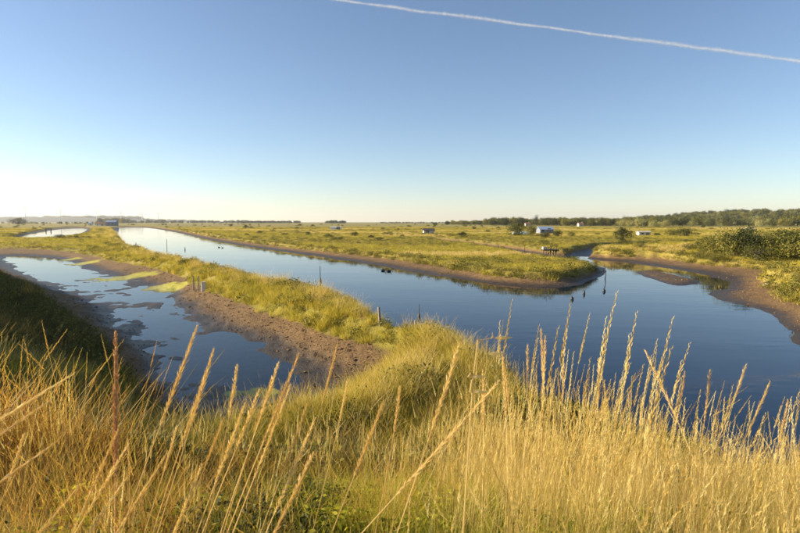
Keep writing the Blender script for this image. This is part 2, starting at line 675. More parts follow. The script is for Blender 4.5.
M = {
    'ground': ground_material(),
    'channel': water_material('channel_water', (.003, .012, .032), .5, .02),
    'pond': shallow_water_material('pond_water', (.8, .74, .62)),
    'straw': foliage('straw_grass', [(.34, .21, .055), (.58, .41, .12), (.72, .55, .20), (.82, .68, .33)], .4),
    'amber': foliage('amber_grass', [(.28, .13, .028), (.50, .27, .055), (.66, .41, .12), (.46, .32, .055)], .4),
    'green': foliage('green_grass', [(.13, .15, .016), (.27, .27, .028), (.42, .36, .04), (.50, .40, .07)], .4),
    'scrub': foliage('shade_toned_scrub', [(.03, .034, .010), (.07, .068, .015), (.13, .11, .025), (.26, .19, .055)], .3),  # scrub colours darkened so the dike slope's shade is in the palette
    'marsh_scrub': foliage('marsh_scrub', [(.07, .075, .016), (.15, .14, .025), (.26, .21, .04), (.38, .28, .08)], .3),
    'marsh': foliage('marsh_grass', [(.15, .14, .015), (.37, .32, .030), (.55, .44, .05), (.64, .48, .12)], .35),
    'weed': foliage('weed_leaf', [(.14, .15, .016), (.30, .29, .025), (.46, .40, .04)], .4),
    'leaf_dark': foliage('dark_leaf', [(.022, .030, .010), (.055, .065, .016), (.11, .115, .025), (.18, .16, .04)], .25),
    'leaf_olive': foliage('olive_leaf', [(.05, .055, .012), (.12, .12, .022), (.22, .20, .035), (.32, .26, .06)], .3),
    'leaf_pale': foliage('pale_leaf', [(.13, .14, .04), (.24, .24, .07), (.36, .33, .11), (.46, .40, .17)], .3),
    'stalk': foliage('dry_stalk', [(.56, .38, .13), (.68, .50, .20), (.76, .60, .28)], .35),
    'seed': foliage('dry_seed_head', [(.62, .44, .18), (.76, .60, .30), (.84, .72, .42)], .5),
    'rust': foliage('rust_seed', [(.42, .21, .085), (.58, .32, .13), (.72, .46, .22)], .25),
    'bark': simple('bark', (.07, .055, .04), .9, .3, 12, .4),
    'wood': simple('weathered_wood', (.24, .20, .155), .85, .35, 14, .5),
    'darkwood': simple('tarred_wood', (.045, .038, .03), .8, .4, 16, .4),
    'palewood': simple('pale_wood', (.46, .42, .34), .85, .25, 10, .4),
    'float': simple('dark_float', (.03, .032, .036), .55, .4, 20, .2),
    'white': simple('white_render', (.78, .76, .70), .8, .08, 3, .1),
    'cream': simple('cream_render', (.62, .55, .44), .8, .1, 3, .1),
    'mint': simple('pale_green_sheet', (.52, .60, .50), .5, .1, 4),
    'slate': simple('blue_grey_roof', (.30, .36, .50), .4, .2, 4, .2),
    'slatewall': simple('blue_grey_cladding', (.20, .22, .27), .7, .15, 4, .2),
    'roof': simple('tile_roof', (.30, .13, .075), .85, .25, 6, .3),
    'darkroof': simple('dark_roof', (.075, .06, .055), .8, .3, 6, .3),
    'glass': simple('window_glass', (.02, .025, .03), .12, .2, 3),
    'turbine': simple('turbine_paint', (.72, .72, .72), .5, .03, 2),
    'stone': simple('pale_stone', (.26, .23, .18), .9, .25, 6, .6),
    'clod': simple('mud_clod', (.20, .115, .05), .95, .4, 9, .6),
}

# ------------------------------------------------------------------ ground sheet (finer tessellation where the marsh is close)
ang = np.concatenate([np.arange(-52, 52, .145), np.arange(52, 308, 3.2)])
ang = np.radians(ang)
rad = np.concatenate([np.linspace(.25, .9, 4)[:-1], np.exp(np.arange(math.log(.9), math.log(9200), .0125)), [9200.0]])
NA, NR = len(ang), len(rad)
A, R = np.meshgrid(ang, rad)
gx, gy = (R * np.sin(A)).ravel(), (R * np.cos(A)).ravel()
gh, gland, gmud, galg = terrain(gx, gy)
V = np.column_stack([gx, gy, gh])
V = np.vstack([V, [[0, 0, ground(0, 0)]]])
i0 = (np.arange(NR - 1)[:, None] * NA + np.arange(NA)[None, :])
i1 = (np.arange(NR - 1)[:, None] * NA + (np.arange(NA)[None, :] + 1) % NA)
F = np.stack([i0, i0 + NA, i1 + NA, i1], -1).reshape(-1, 4)[:, ::-1]
T3 = np.stack([np.full(NA, NA * NR), (np.arange(NA) + 1) % NA, np.arange(NA)], -1)
z1 = lambda a: np.append(a, 0).astype(np.float32)
gwood = np.maximum(sstep(2.5, 6, gh) * (np.hypot(gx, gy) > 700), sstep(1500, 2300, np.hypot(gx, gy)) * .5 * sstep(-.2, .25, fbm(gx, gy, 260, 3, 401)))
me = mk_mesh('marsh_ground', V, [F, T3], M['ground'], {'wooded': ('FLOAT', z1(gwood)), 'mud': ('FLOAT', z1(gmud)), 'algae': ('FLOAT', z1(galg))}, True)
tag(link('marsh_ground', me), 'salt marsh ground of grassy banks, brown mudflats and levees', kind='structure')


def water_sheet(name, poly, m, grow, label):
    c = np.mean(np.array(poly), 0)
    pts = offset(list(poly) + [poly[0]], grow)[:-1]
    import mathutils.geometry as mg
    tris = mg.tessellate_polygon([[Vector((x, y, 0)) for x, y in pts]])
    me = mk_mesh(name, [(x, y, 0) for x, y in pts], [np.array(tris)], m)
    o = link(name, me)
    for p_ in me.polygons:
        pass
    return tag(o, label, kind='structure')


def cyc_area(p):
    p = np.array(p)
    q = np.roll(p, -1, 0)
    return .5 * np.sum(p[:, 0] * q[:, 1] - q[:, 0] * p[:, 1])


for nm, poly, m, lab in (('channel_water', G_CH, 'channel', 'wide calm tidal channel reflecting the blue sky'),
                         ('pond_water', G_PD, 'pond', 'shallow water lying in the muddy pond'),
                         ('far_pond_water', G_FP, 'pond', 'small bright pond beyond the transverse bank')):
    o = water_sheet(nm, poly, M[m], 0.0, lab)
    # face up
    nz = sum(p_.normal.z for p_ in o.data.polygons)
    if nz < 0:
        o.data.flip_normals()

# ------------------------------------------------------------------ haze: even pale air round the whole marsh
hz_m = bpy.data.materials.new('haze_air')
hz_m.use_nodes = True
hn_ = hz_m.node_tree.nodes
hn_.remove(hn_['Principled BSDF'])
pv = hn_.new('ShaderNodeVolumePrincipled')
pv.inputs['Color'].default_value = (.93, .95, 1.0, 1)
pv.inputs['Density'].default_value = 0.00008
pv.inputs['Anisotropy'].default_value = .35
hz_m.node_tree.links.new(pv.outputs[0], hn_['Material Output'].inputs['Volume'])
hb = MB().box((0, 0, 68), (19000, 19000, 144))
tag(hb.build('haze', hz_m), 'thin pale haze lying over the marsh', kind='stuff')


# ------------------------------------------------------------------ scattering of uncountable growth
def scatter(name, protos, P, rotz, scale, idx, label, tilt=None):
    """one stuff object whose points carry copies of the prototype meshes"""
    n = len(P)
    pcol = bpy.data.collections.new(name + '_kinds')
    for k, me in enumerate(protos):
        pcol.objects.link(bpy.data.objects.new('%s_kind_%02d' % (name, k), me))
    rot = np.zeros((n, 3), np.float32)
    rot[:, 2] = rotz
    if tilt is not None:
        rot[:, 0], rot[:, 1] = tilt[:, 0], tilt[:, 1]
    scale = np.asarray(scale, np.float32)
    if scale.ndim == 1:
        scale = np.repeat(scale[:, None], 3, 1)
    me = mk_mesh(name, P, [], None, {'rot': ('FLOAT_VECTOR', rot), 'scl': ('FLOAT_VECTOR', scale), 'pick': ('INT', np.asarray(idx, np.int32))})
    o = link(name, me)
    ng = bpy.data.node_groups.new(name, 'GeometryNodeTree')
    ng.interface.new_socket('Geometry', in_out='INPUT', socket_type='NodeSocketGeometry')
    ng.interface.new_socket('Geometry', in_out='OUTPUT', socket_type='NodeSocketGeometry')
    N, L = ng.nodes, ng.links
    gi, go = N.new('NodeGroupInput'), N.new('NodeGroupOutput')
    ip = N.new('GeometryNodeInstanceOnPoints')
    ci = N.new('GeometryNodeCollectionInfo')
    ci.inputs['Collection'].default_value = pcol
    ci.inputs['Separate Children'].default_value = True
    ci.inputs['Reset Children'].default_value = True

    def named(k, t):
        a = N.new('GeometryNodeInputNamedAttribute')
        a.data_type = t
        a.inputs['Name'].default_value = k
        return a.outputs['Attribute']
    L.new(gi.outputs[0], ip.inputs['Points'])
    L.new(ci.outputs[0], ip.inputs['Instance'])
    ip.inputs['Pick Instance'].default_value = True
    L.new(named('pick', 'INT'), ip.inputs['Instance Index'])
    er = N.new('FunctionNodeEulerToRotation')
    L.new(named('rot', 'FLOAT_VECTOR'), er.inputs[0])
    L.new(er.outputs[0], ip.inputs['Rotation'])
    L.new(named('scl', 'FLOAT_VECTOR'), ip.inputs['Scale'])
    L.new(ip.outputs[0], go.inputs[0])
    md = o.modifiers.new('scatter', 'NODES')
    md.node_group = ng
    return tag(o, label, kind='stuff')


def blades(r, n, h0, h1, w0, w1, spread, lean, curve, m, seed_p=0.0, wind=(0.0, 0.0), segs=3, name='grass_clump', tint=(0, 1)):
    """a clump of n grass blades; seed_p of them are stalks ending in a spiky seed head"""
    Vs, Q, T, tn = [], [], [], []
    nv = 0
    for b in range(n):
        a = r.uniform(0, 2 * math.pi)
        rr = spread * math.sqrt(r.uniform(0, 1))
        base = np.array([rr * math.cos(a), rr * math.sin(a), -0.03])
        H = r.uniform(h0, h1)
        W = r.uniform(w0, w1)
        da = r.uniform(0, 2 * math.pi)
        ln = abs(r.normal(0, lean))
        d = np.array([math.cos(da) * ln + wind[0], math.sin(da) * ln + wind[1], 1.0])
        cv = np.array([math.cos(da), math.sin(da), 0]) * r.uniform(.2, 1) * curve + np.array([wind[0], wind[1], 0]) * .6
        fa = r.uniform(0, math.pi)
        side = np.array([math.cos(fa), math.sin(fa), 0])
        tv = r.uniform(*tint)
        stalk = r.uniform() < seed_p
        if stalk:
            W *= .42
            H *= r.uniform(1.05, 1.35)
        pts = []
        for k in range(segs + 1):
            t = k / segs
            pts.append(base + H * (d * t + cv * t * t * .6 - np.array([0, 0, 1]) * t * t * .25 * np.dot(cv, cv)))
        for k in range(segs + 1):
            wd = W * (1 - (k / segs) ** 1.6 * (.35 if stalk else .97)) * .5
            Vs += [pts[k] - side * wd, pts[k] + side * wd]
            tn += [tv, tv]
            if k:
                Q.append([nv + 2 * k - 2, nv + 2 * k - 1, nv + 2 * k + 1, nv + 2 * k])
        nv += 2 * (segs + 1)
        if stalk:
            L = H * r.uniform(.15, .26)
            ax = pts[-1] - pts[-2]
            ax /= np.linalg.norm(ax)
            s2 = np.cross(ax, side)
            ns = 24
            for k in range(ns):
                t = k / ns
                p = pts[-1] - ax * L * .45 + ax * L * t
                th = k * 2.4
                o = (side * math.cos(th) + s2 * math.sin(th))
                ll = L * .15 * (1 - .5 * t)
                wv = ll * .09
                tip = p + (ax * .95 + o * .17) * ll
                sd = np.cross(o, ax)
                mid = p + (ax * .45 + o * .16) * ll
                Vs += [p, mid + sd * wv, tip, mid - sd * wv]
                tn += [min(1, tv + .2)] * 4
                Q.append([nv, nv + 1, nv + 2, nv + 3])
                nv += 4
    return mk_mesh(name, np.array(Vs), [np.array(Q)], m, {'tint': ('FLOAT', np.array(tn, np.float32))})


def weed(r, n, h, spread, leaf, m, name='weed_clump'):
    Vs, Q, tn = [], [], []
    for b in range(n):
        a, rr = r.uniform(0, 6.28), spread * math.sqrt(r.uniform())
        z = h * r.uniform(.1, 1) * (1 - .5 * (rr / spread) ** 2)
        c = np.array([rr * math.cos(a), rr * math.sin(a), z])
        d = r.normal(size=3)
        d[2] = abs(d[2]) * .6
        d /= np.linalg.norm(d)
        s = np.cross(d, r.normal(size=3))
        s /= np.linalg.norm(s)
        L = leaf * r.uniform(.6, 1.3)
        k = len(Vs)
        Vs += [c, c + d * L * .5 + s * L * .22, c + d * L, c + d * L * .5 - s * L * .22]
        tn += [r.uniform()] * 4
        Q.append([k, k + 1, k + 2, k + 3])
    return mk_mesh(name, np.array(Vs), [np.array(Q)], m, {'tint': ('FLOAT', np.array(tn, np.float32))})


def wedge_points(r, n, y0, y1, half=47.0, power=1.0):
    """random points over the part of the marsh that can be seen, from y0 to y1 metres away"""
    a = np.radians(r.uniform(-half, half, n))
    u = r.uniform(0, 1, n)
    d = (y0 ** power + u * (y1 ** power - y0 ** power)) ** (1 / power)
    return d * np.sin(a), d * np.cos(a)


r1 = np.random.default_rng(11)
fg = [blades(r1, 22, .45, .82, .0018, .0034, .13, .07, .10, M['straw'], .62, (.03, .0)),
      blades(r1, 22, .40, .80, .0018, .0036, .13, .10, .16, M['straw'], .45, (.04, .0)),
      blades(r1, 18, .50, .92, .0018, .0032, .12, .05, .08, M['straw'], .80, (.03, .0)),
      blades(r1, 40, .22, .50, .0018, .0036, .14, .26, .45, M['amber'], .30, (.12, .0)),
      blades(r1, 40, .20, .48, .0018, .0036, .14, .26, .40, M['amber'], .15, (.12, .0)),
      blades(r1, 56, .14, .38, .003, .0055, .16, .35, .60, M['green'], .03, (.05, .0)),
      blades(r1, 56, .12, .32, .003, .0055, .16, .38, .65, M['green'], .0, (.05, .0)),
      weed(r1, 150, .24, .17, .042, M['weed']),
      blades(r1, 34, .22, .52, .002, .004, .14, .22, .40, M['straw'], .05, (.07, .0)),
      weed(r1, 120, .22, .18, .040, M['leaf_dark']),  # dark leaf colour stands in for shaded gaps in the left-hand grass
      blades(r1, 30, .30, .75, .0018, .004, .16, .42, .75, M['straw'], .30, (.08, .03)),
      blades(r1, 24, .40, .80, .0018, .0036, .16, .30, .55, M['straw'], .50, (.14, .05))]


def place_fg():
    n = 36000
    x = r1.uniform(-14, 16, n)
    y = r1.uniform(.35, 12.5, n)
    d = np.hypot(x, y)
    keep = (d > 1.0) & (np.abs(x) < y * 1.05 + 1.3)
    x, y, d = x[keep], y[keep], d[keep]
    h, land, mud, alg = terrain(x, y)
    keep = (mud < .3) & (h > .45) & (h > 1.5 - .06 * (y - 9)) & ((x > -2.6) | (y < 4.6) | (r1.uniform(size=len(x)) < .06))
    dens = np.clip(1.25 - .05 * d, .45, 1)
    # patchy sward on the left shoulder, dense tall stand on the right
    patch = fbm(x, y, 1.3, 3, 205)
    dens = dens * np.where(x < -.6, np.clip(.62 + 1.3 * patch, .26, 1), 1)
    keep &= r1.uniform(size=len(x)) < dens
    x, y, d, h = x[keep], y[keep], d[keep], h[keep]
    nz = fbm(x, y, 1.6, 3, 201)
    right = sstep(.0, .95, x - .10 * (y - 3))
    straw_w = np.clip(.06 + 1.35 * right + .35 * nz, .02, 1.4)
    amber_w = np.clip(.95 - 1.0 * sstep(-1.8, -.2, x) + .55 * sstep(2.4, 5.0, x) + .35 * fbm(x, y, 1.1, 2, 203), .06, 1.0)
    green_w = np.clip(.45 + 1.9 * np.exp(-((x + .1) / 1.0) ** 2) * sstep(4.8, 2.8, y) - .35 * nz, .15, 1.8)
    tot = straw_w + amber_w + green_w
    q = r1.uniform(size=len(x)) * tot
    sp = r1.choice([0, 0, 1, 1, 2, 8, 10, 10, 11], len(x))
    pick = np.where(q < straw_w, sp, np.where(q < straw_w + amber_w, r1.integers(3, 5, len(x)), r1.integers(5, 8, len(x))))
    pick = np.where((x < -.4) & (pick >= 5) & (pick <= 7) & (r1.uniform(size=len(x)) < .4), 9, pick)
    sc = r1.uniform(.70, 1.15, len(x)) * (1 + .28 * nz)
    tall = (pick < 3) | (pick == 8) | (pick > 9)
    # knee-high at the shoulder on the left, waist-high where the stand thickens on the right
    sc = np.where(tall, sc * (.58 + .22 * sstep(-.3, .7, x) - .22 * sstep(.9, 2.4, x)), sc * (.85 + .15 * sstep(-.5, .8, x)))
    sc = sc * (.78 + .22 * sstep(1.0, 2.2, d))
    P = np.column_stack([x, y, h])
    scatter('foreground_grass', fg, P, r1.normal(0, .5, len(x)), sc, pick, 'dense dry golden grass covering the dike in the foreground',
            np.column_stack([r1.normal(0, .05, len(x)), r1.normal(.04, .05, len(x))]))
    return len(x)


n_fg = place_fg()

r2 = np.random.default_rng(12)
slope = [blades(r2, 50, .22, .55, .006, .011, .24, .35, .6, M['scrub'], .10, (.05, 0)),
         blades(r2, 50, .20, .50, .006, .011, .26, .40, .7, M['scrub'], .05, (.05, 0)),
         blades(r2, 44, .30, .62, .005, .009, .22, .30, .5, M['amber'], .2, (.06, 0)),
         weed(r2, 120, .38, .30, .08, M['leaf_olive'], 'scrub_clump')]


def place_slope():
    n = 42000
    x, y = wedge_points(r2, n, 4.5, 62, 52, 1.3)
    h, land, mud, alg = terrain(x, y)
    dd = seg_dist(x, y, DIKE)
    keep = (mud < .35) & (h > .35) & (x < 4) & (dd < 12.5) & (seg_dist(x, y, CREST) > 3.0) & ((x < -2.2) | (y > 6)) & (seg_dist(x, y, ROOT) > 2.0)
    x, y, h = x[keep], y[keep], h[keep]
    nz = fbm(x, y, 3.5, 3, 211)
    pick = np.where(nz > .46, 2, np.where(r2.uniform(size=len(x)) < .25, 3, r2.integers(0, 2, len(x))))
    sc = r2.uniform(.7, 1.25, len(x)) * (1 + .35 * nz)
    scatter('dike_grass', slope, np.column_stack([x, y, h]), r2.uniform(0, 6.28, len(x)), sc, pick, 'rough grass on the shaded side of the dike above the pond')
    return len(x)


n_sl = place_slope()

r3 = np.random.default_rng(13)
lev = [blades(r3, 60, .25, .55, .008, .014, .24, .45, .8, M['marsh'], .05, (.08, 0)),
       blades(r3, 60, .22, .50, .008, .014, .26, .45, .8, M['marsh'], .0, (.08, 0)),
       blades(r3, 50, .35, .62, .006, .010, .20, .30, .5, M['straw'], .4, (.08, 0)),
       weed(r3, 150, .45, .28, .085, M['leaf_olive'], 'scrub_clump'),
       blades(r3, 60, .14, .32, .008, .014, .26, .5, .9, M['green'], .0, (.05, 0))]


def place_levee():
    # along the levee, the banks of the channel, the pond rim and the root by the dike
    C = np.array(CREST)
    X, Y = [], []
    for i in range(len(C) - 1):
        L = np.linalg.norm(C[i + 1] - C[i])
        dm = max(6, np.linalg.norm((C[i] + C[i + 1]) / 2))
        m = int(L * 9.0 * min(14, 14 * 28 / dm))
        t = r3.uniform(0, 1, m)
        p = C[i] * (1 - t)[:, None] + C[i + 1] * t[:, None]
        o = r3.normal(0, 2.6, (m, 2))
        X.append(p[:, 0] + o[:, 0])
        Y.append(p[:, 1] + o[:, 1])
    m = 4200
    X.append(r3.uniform(-8, 5, m))
    Y.append(r3.uniform(8, 18, m))
    x, y = np.concatenate(X), np.concatenate(Y)
    h, land, mud, alg = terrain(x, y)
    keep = (mud < .45) & (h > .30) & (seg_dist(x, y, DIKE) > 6.3)
    x, y, h, land = x[keep], y[keep], h[keep], land[keep]
    nz = fbm(x, y, 2.4, 3, 221)
    w = r3.uniform(size=len(x))
    top = h > 1.12
    pick = np.where(nz > .45, 3, np.where(w < .62, r3.integers(0, 2, len(x)), np.where(top & (w < .85), 2, np.where(w > .93, 3, 4))))
    root = (seg_dist(x, y, ROOT) < 2.6)
    pick = np.where(root & (w < .85), np.where(w < .5, 0, np.where(w < .65, 2, 1)), pick)
    sc = r3.uniform(.7, 1.2, len(x)) * (1 + .45 * nz) * sstep(.15, .9, h + .25)
    far = np.hypot(x, y)
    sc = sc * (1 + .8 * sstep(60, 250, far))
    scatter('levee_grass', lev, np.column_stack([x, y, h]), r3.uniform(0, 6.28, len(x)), sc, pick, 'yellow green tussocks along the levee between pond and channel')
    return len(x)


n_lv = place_levee()

r4 = np.random.default_rng(14)
mar = [blades(r4, 40, .14, .34, .016, .03, .42, .5, .9, M['marsh'], .0, (.05, 0), 2),
       blades(r4, 40, .16, .40, .016, .03, .42, .5, .9, M['marsh'], .0, (.05, 0), 2),
       blades(r4, 40, .18, .42, .014, .025, .40, .4, .7, M['straw'], .0, (.05, 0), 2),
       blades(r4, 40, .20, .46, .018, .034, .40, .5, .9, M['marsh_scrub'], .0, (.05, 0), 2),
       weed(r4, 110, .5, .42, .13, M['leaf_olive'], 'scrub_clump')]


def place_marsh():
    n = 90000
    x, y = wedge_points(r4, n, 28, 420, 44, .55)
    h, land, mud, alg = terrain(x, y)
    keep = (mud < .4) & (h > .38) & (seg_dist(x, y, DIKE) > 12) & (seg_dist(x, y, CREST) > 3.2)
    x, y, h, land = x[keep], y[keep], h[keep], land[keep]
    d = np.hypot(x, y)
    mp = .55 * fbm(x * .5 + y * .12, y * 1.0, 11, 3, 231) + .75 * fbm(x * .14 + y * .10, y * 1.0 - x * .05, 15, 3, 232)
    w = r4.uniform(size=len(x))
    edge = land < 1.0
    pick = np.where(mp > .22, np.where(w < .7, 2, 0), np.where(mp < -.25, np.where(w < .42, 3, np.where(w < .50, 4, 1)), np.where(w < .9, r4.integers(0, 2, len(x)), 3)))
    pick = np.where(edge & (w < .55), np.where(w < .2, 4, 3), pick)
    sc = r4.uniform(.7, 1.25, len(x)) * (1 + .55 * sstep(80, 400, d)) * (1 + .3 * mp)
    sz = np.column_stack([sc * (1 + .5 * sstep(60, 300, d)), sc * (1 + .5 * sstep(60, 300, d)), sc])
    scatter('marsh_grass', mar, np.column_stack([x, y, h]), r4.uniform(0, 6.28, len(x)), sz, pick, 'tussocky yellow green marsh grass beyond the channel')
    return len(x)


n_mr = place_marsh()


def place_bank():
    """ragged tussocks hanging over the edge of the channel banks"""
    r = np.random.default_rng(22)
    G = np.array(G_CH)
    X, Y = [], []
    for i in range(len(G)):
        a, b = G[i], G[(i + 1) % len(G)]
        L = np.linalg.norm(b - a)
        dm = np.linalg.norm((a + b) / 2)
        if dm < 20 or dm > 330:
            continue
        m = int(L * min(7.0, 7.0 * 60 / dm)) + 1
        t = r.uniform(0, 1, m)
        p_ = a * (1 - t)[:, None] + b * t[:, None] + r.normal(0, .55, (m, 2))
        X.append(p_[:, 0])
        Y.append(p_[:, 1])
    x, y = np.concatenate(X), np.concatenate(Y)
    h, land, mud, alg = terrain(x, y)
    keep = (h > .36) & (land > -.45)
    x, y, h = x[keep], y[keep], h[keep]
    pick = r.choice([0, 1, 3, 3, 3, 4, 4], len(x))
    s_ = r.uniform(.5, 1.25, len(x)) * (1 + .4 * fbm(x, y, 3, 2, 251))
    scatter('bank_tussocks', mar, np.column_stack([x, y, h - .03]), r.uniform(0, 6.28, len(x)), np.column_stack([s_ * .8, s_ * .8, s_]), pick, 'ragged tussocks hanging over the channel banks')


place_bank()

# clods and shells lying on the drying mud
r5 = np.random.default_rng(15)


def clod_mesh(k):
    m = MB()
    for p in range(1):
        m.spindle((-.5, 0, 0), (1, .1, .15), 1.0, .42, 6)
    me = m.mesh('mud_clod', M['clod'])
    co = np.empty(len(me.vertices) * 3, np.float32)
    me.vertices.foreach_get('co', co)
    co += r5.normal(0, .08, co.shape)
    me.vertices.foreach_set('co', co)
    return me


def place_clods():
    x, y = wedge_points(r5, 60000, 11, 60, 46, .9)
    h, land, mud, alg = terrain(x, y)
    keep = (mud > .7) & (h > .03) & (alg < .1) & (r5.uniform(size=len(x)) < .25 + .75 * sstep(.05, .25, h))
    x, y, h = x[keep], y[keep], h[keep]
    sc = np.column_stack([np.exp(r5.normal(-2.95, .5, len(x)))] * 3)
    sc[:, 2] *= .7
    scatter('mud_clods', [clod_mesh(k) for k in range(4)], np.column_stack([x, y, h]), r5.uniform(0, 6.28, len(x)), sc, r5.integers(0, 4, len(x)), 'clods and crumbs of dried mud strewn over the mudflats')
    return len(x)


n_cl = place_clods()


# ------------------------------------------------------------------ trees and bushes
def crown_mesh(r, H, W, z0, nclump, nleaf, leaf, m, ragged=.25, cone=0.0):
    """leaf-sized faces gathered in clumps through the crown's volume"""
    cs = []
    while len(cs) < nclump:
        p = r.uniform(-1, 1, 3)
        q = np.linalg.norm(p)
        if q > 1 or q < .35:
            continue
        w = 1 - cone * (p[2] + 1) / 2
        cs.append((p[0] * W / 2 * w, p[1] * W / 2 * w, z0 + (H - z0) * (p[2] + 1) / 2 * (1 + r.uniform(-ragged, ragged) * .4)))
    cs = np.array(cs)
    rad = (H - z0) * r.uniform(.10, .2, nclump)
    C = np.repeat(cs, nleaf, 0) + r.normal(size=(nclump * nleaf, 3)) * np.repeat(rad, nleaf)[:, None] * .75
    C[:, 2] = np.maximum(C[:, 2], z0 * .6 + .04)
    n = len(C)
    d = r.normal(size=(n, 3))
    d /= np.linalg.norm(d, axis=1)[:, None]
    s_ = np.cross(d, r.normal(size=(n, 3)))
    s_ /= np.linalg.norm(s_, axis=1)[:, None]
    L = leaf * r.uniform(.6, 1.4, n)[:, None]
    V_ = np.stack([C, C + d * L * .5 + s_ * L * .32, C + d * L, C + d * L * .5 - s_ * L * .32], 1).reshape(-1, 3)
    tn = np.repeat(np.clip(np.repeat(r.uniform(.1, .9, nclump), nleaf) + r.normal(0, .15, n), 0, 1), 4)
    F_ = np.arange(n * 4).reshape(-1, 4)
    return mk_mesh('crown', V_, [F_], m, {'tint': ('FLOAT', tn.astype(np.float32))})


def trunk_mesh(r, H, W, z0, m, stems=1):
    b = MB()
    R0 = max(.06, H * .022)
    for s_ in range(stems):
        ox, oy = (r.normal(0, W * .10, 2) if stems > 1 else (0, 0))
        lx, ly = r.normal(0, W * .08, 2)
        top = (ox + lx, oy + ly, H * .8)
        b.tube([(ox, oy, -.3), (ox + lx * .3, oy + ly * .3, H * .28), (ox + lx * .7, oy + ly * .7, H * .55), top], [R0 * 1.3, R0, R0 * .6, R0 * .2], 7)
        for k in range(5):
            a = r.uniform(0, 6.28)
            zz = H * r.uniform(.25, .6)
            p0 = (ox + lx * zz / H, oy + ly * zz / H, zz)
            L = W * r.uniform(.25, .42)
            p1 = (p0[0] + math.cos(a) * L * .5, p0[1] + math.sin(a) * L * .5, zz + H * .10)
            p2 = (p0[0] + math.cos(a) * L, p0[1] + math.sin(a) * L, zz + H * .22)
            b.tube([p0, p1, p2], [R0 * .5, R0 * .32, R0 * .12], 5)
    return b.mesh('trunk', m)


r6 = np.random.default_rng(16)
TREES = {
    'bush_dark': (crown_mesh(r6, 3.0, 4.0, .15, 60, 46, .17, M['leaf_dark']), trunk_mesh(r6, 3.0, 4, .2, M['bark'], 4)),
    'bush_dark2': (crown_mesh(r6, 3.2, 3.4, .1, 56, 46, .17, M['leaf_dark']), trunk_mesh(r6, 3.2, 3.4, .2, M['bark'], 4)),
    'bush_olive': (crown_mesh(r6, 3.0, 4.2, .1, 60, 46, .17, M['leaf_olive']), trunk_mesh(r6, 3.0, 4, .2, M['bark'], 4)),
    'bush_olive2': (crown_mesh(r6, 2.7, 4.6, .05, 60, 46, .16, M['leaf_olive']), trunk_mesh(r6, 2.7, 4, .2, M['bark'], 4)),
    'tree_round': (crown_mesh(r6, 9, 8.5, 1.2, 60, 34, .55, M['leaf_dark']), trunk_mesh(r6, 9, 8, 1.5, M['bark'])),
    'tree_olive': (crown_mesh(r6, 9, 8, 1.0, 60, 34, .55, M['leaf_olive']), trunk_mesh(r6, 9, 8, 1.5, M['bark'])),
    'tree_pale': (crown_mesh(r6, 8, 9, .6, 60, 34, .55, M['leaf_pale']), trunk_mesh(r6, 8, 8, 1.5, M['bark'])),
    'tree_cone': (crown_mesh(r6, 13, 5, 1.0, 46, 30, .5, M['leaf_dark'], .2, .85), trunk_mesh(r6, 13, 4, 1.5, M['bark'])),
    'tree_column': (crown_mesh(r6, 14, 4.0, 1.0, 46, 30, .5, M['leaf_olive'], .2, .3), trunk_mesh(r6, 14, 4, 1.5, M['bark'])),
}


def plant(kind, name, p, size, label, cat, group=None, rz=None, wide=1.0):
    """size = height in metres"""
    cr, tr = TREES[kind]
    H0 = {'bush_dark': 3.0, 'bush_dark2': 3.2, 'bush_olive': 3.0, 'bush_olive2': 2.7, 'tree_round': 9, 'tree_olive': 9, 'tree_pale': 8, 'tree_cone': 13, 'tree_column': 14}[kind]
    k = size / H0
    o = link(name, None, None, (p[0], p[1], ground(p[0], p[1]) - .05), (0, 0, r6.uniform(0, 6.28) if rz is None else rz), (k * wide, k * wide, k))
    o.empty_display_size = .3
    link('trunk', tr, o)
    link('crown', cr, o)
    return tag(o, label, cat, group)


def px_height(p, px):
    return px * math.hypot(p[0], p[1]) / 533.3


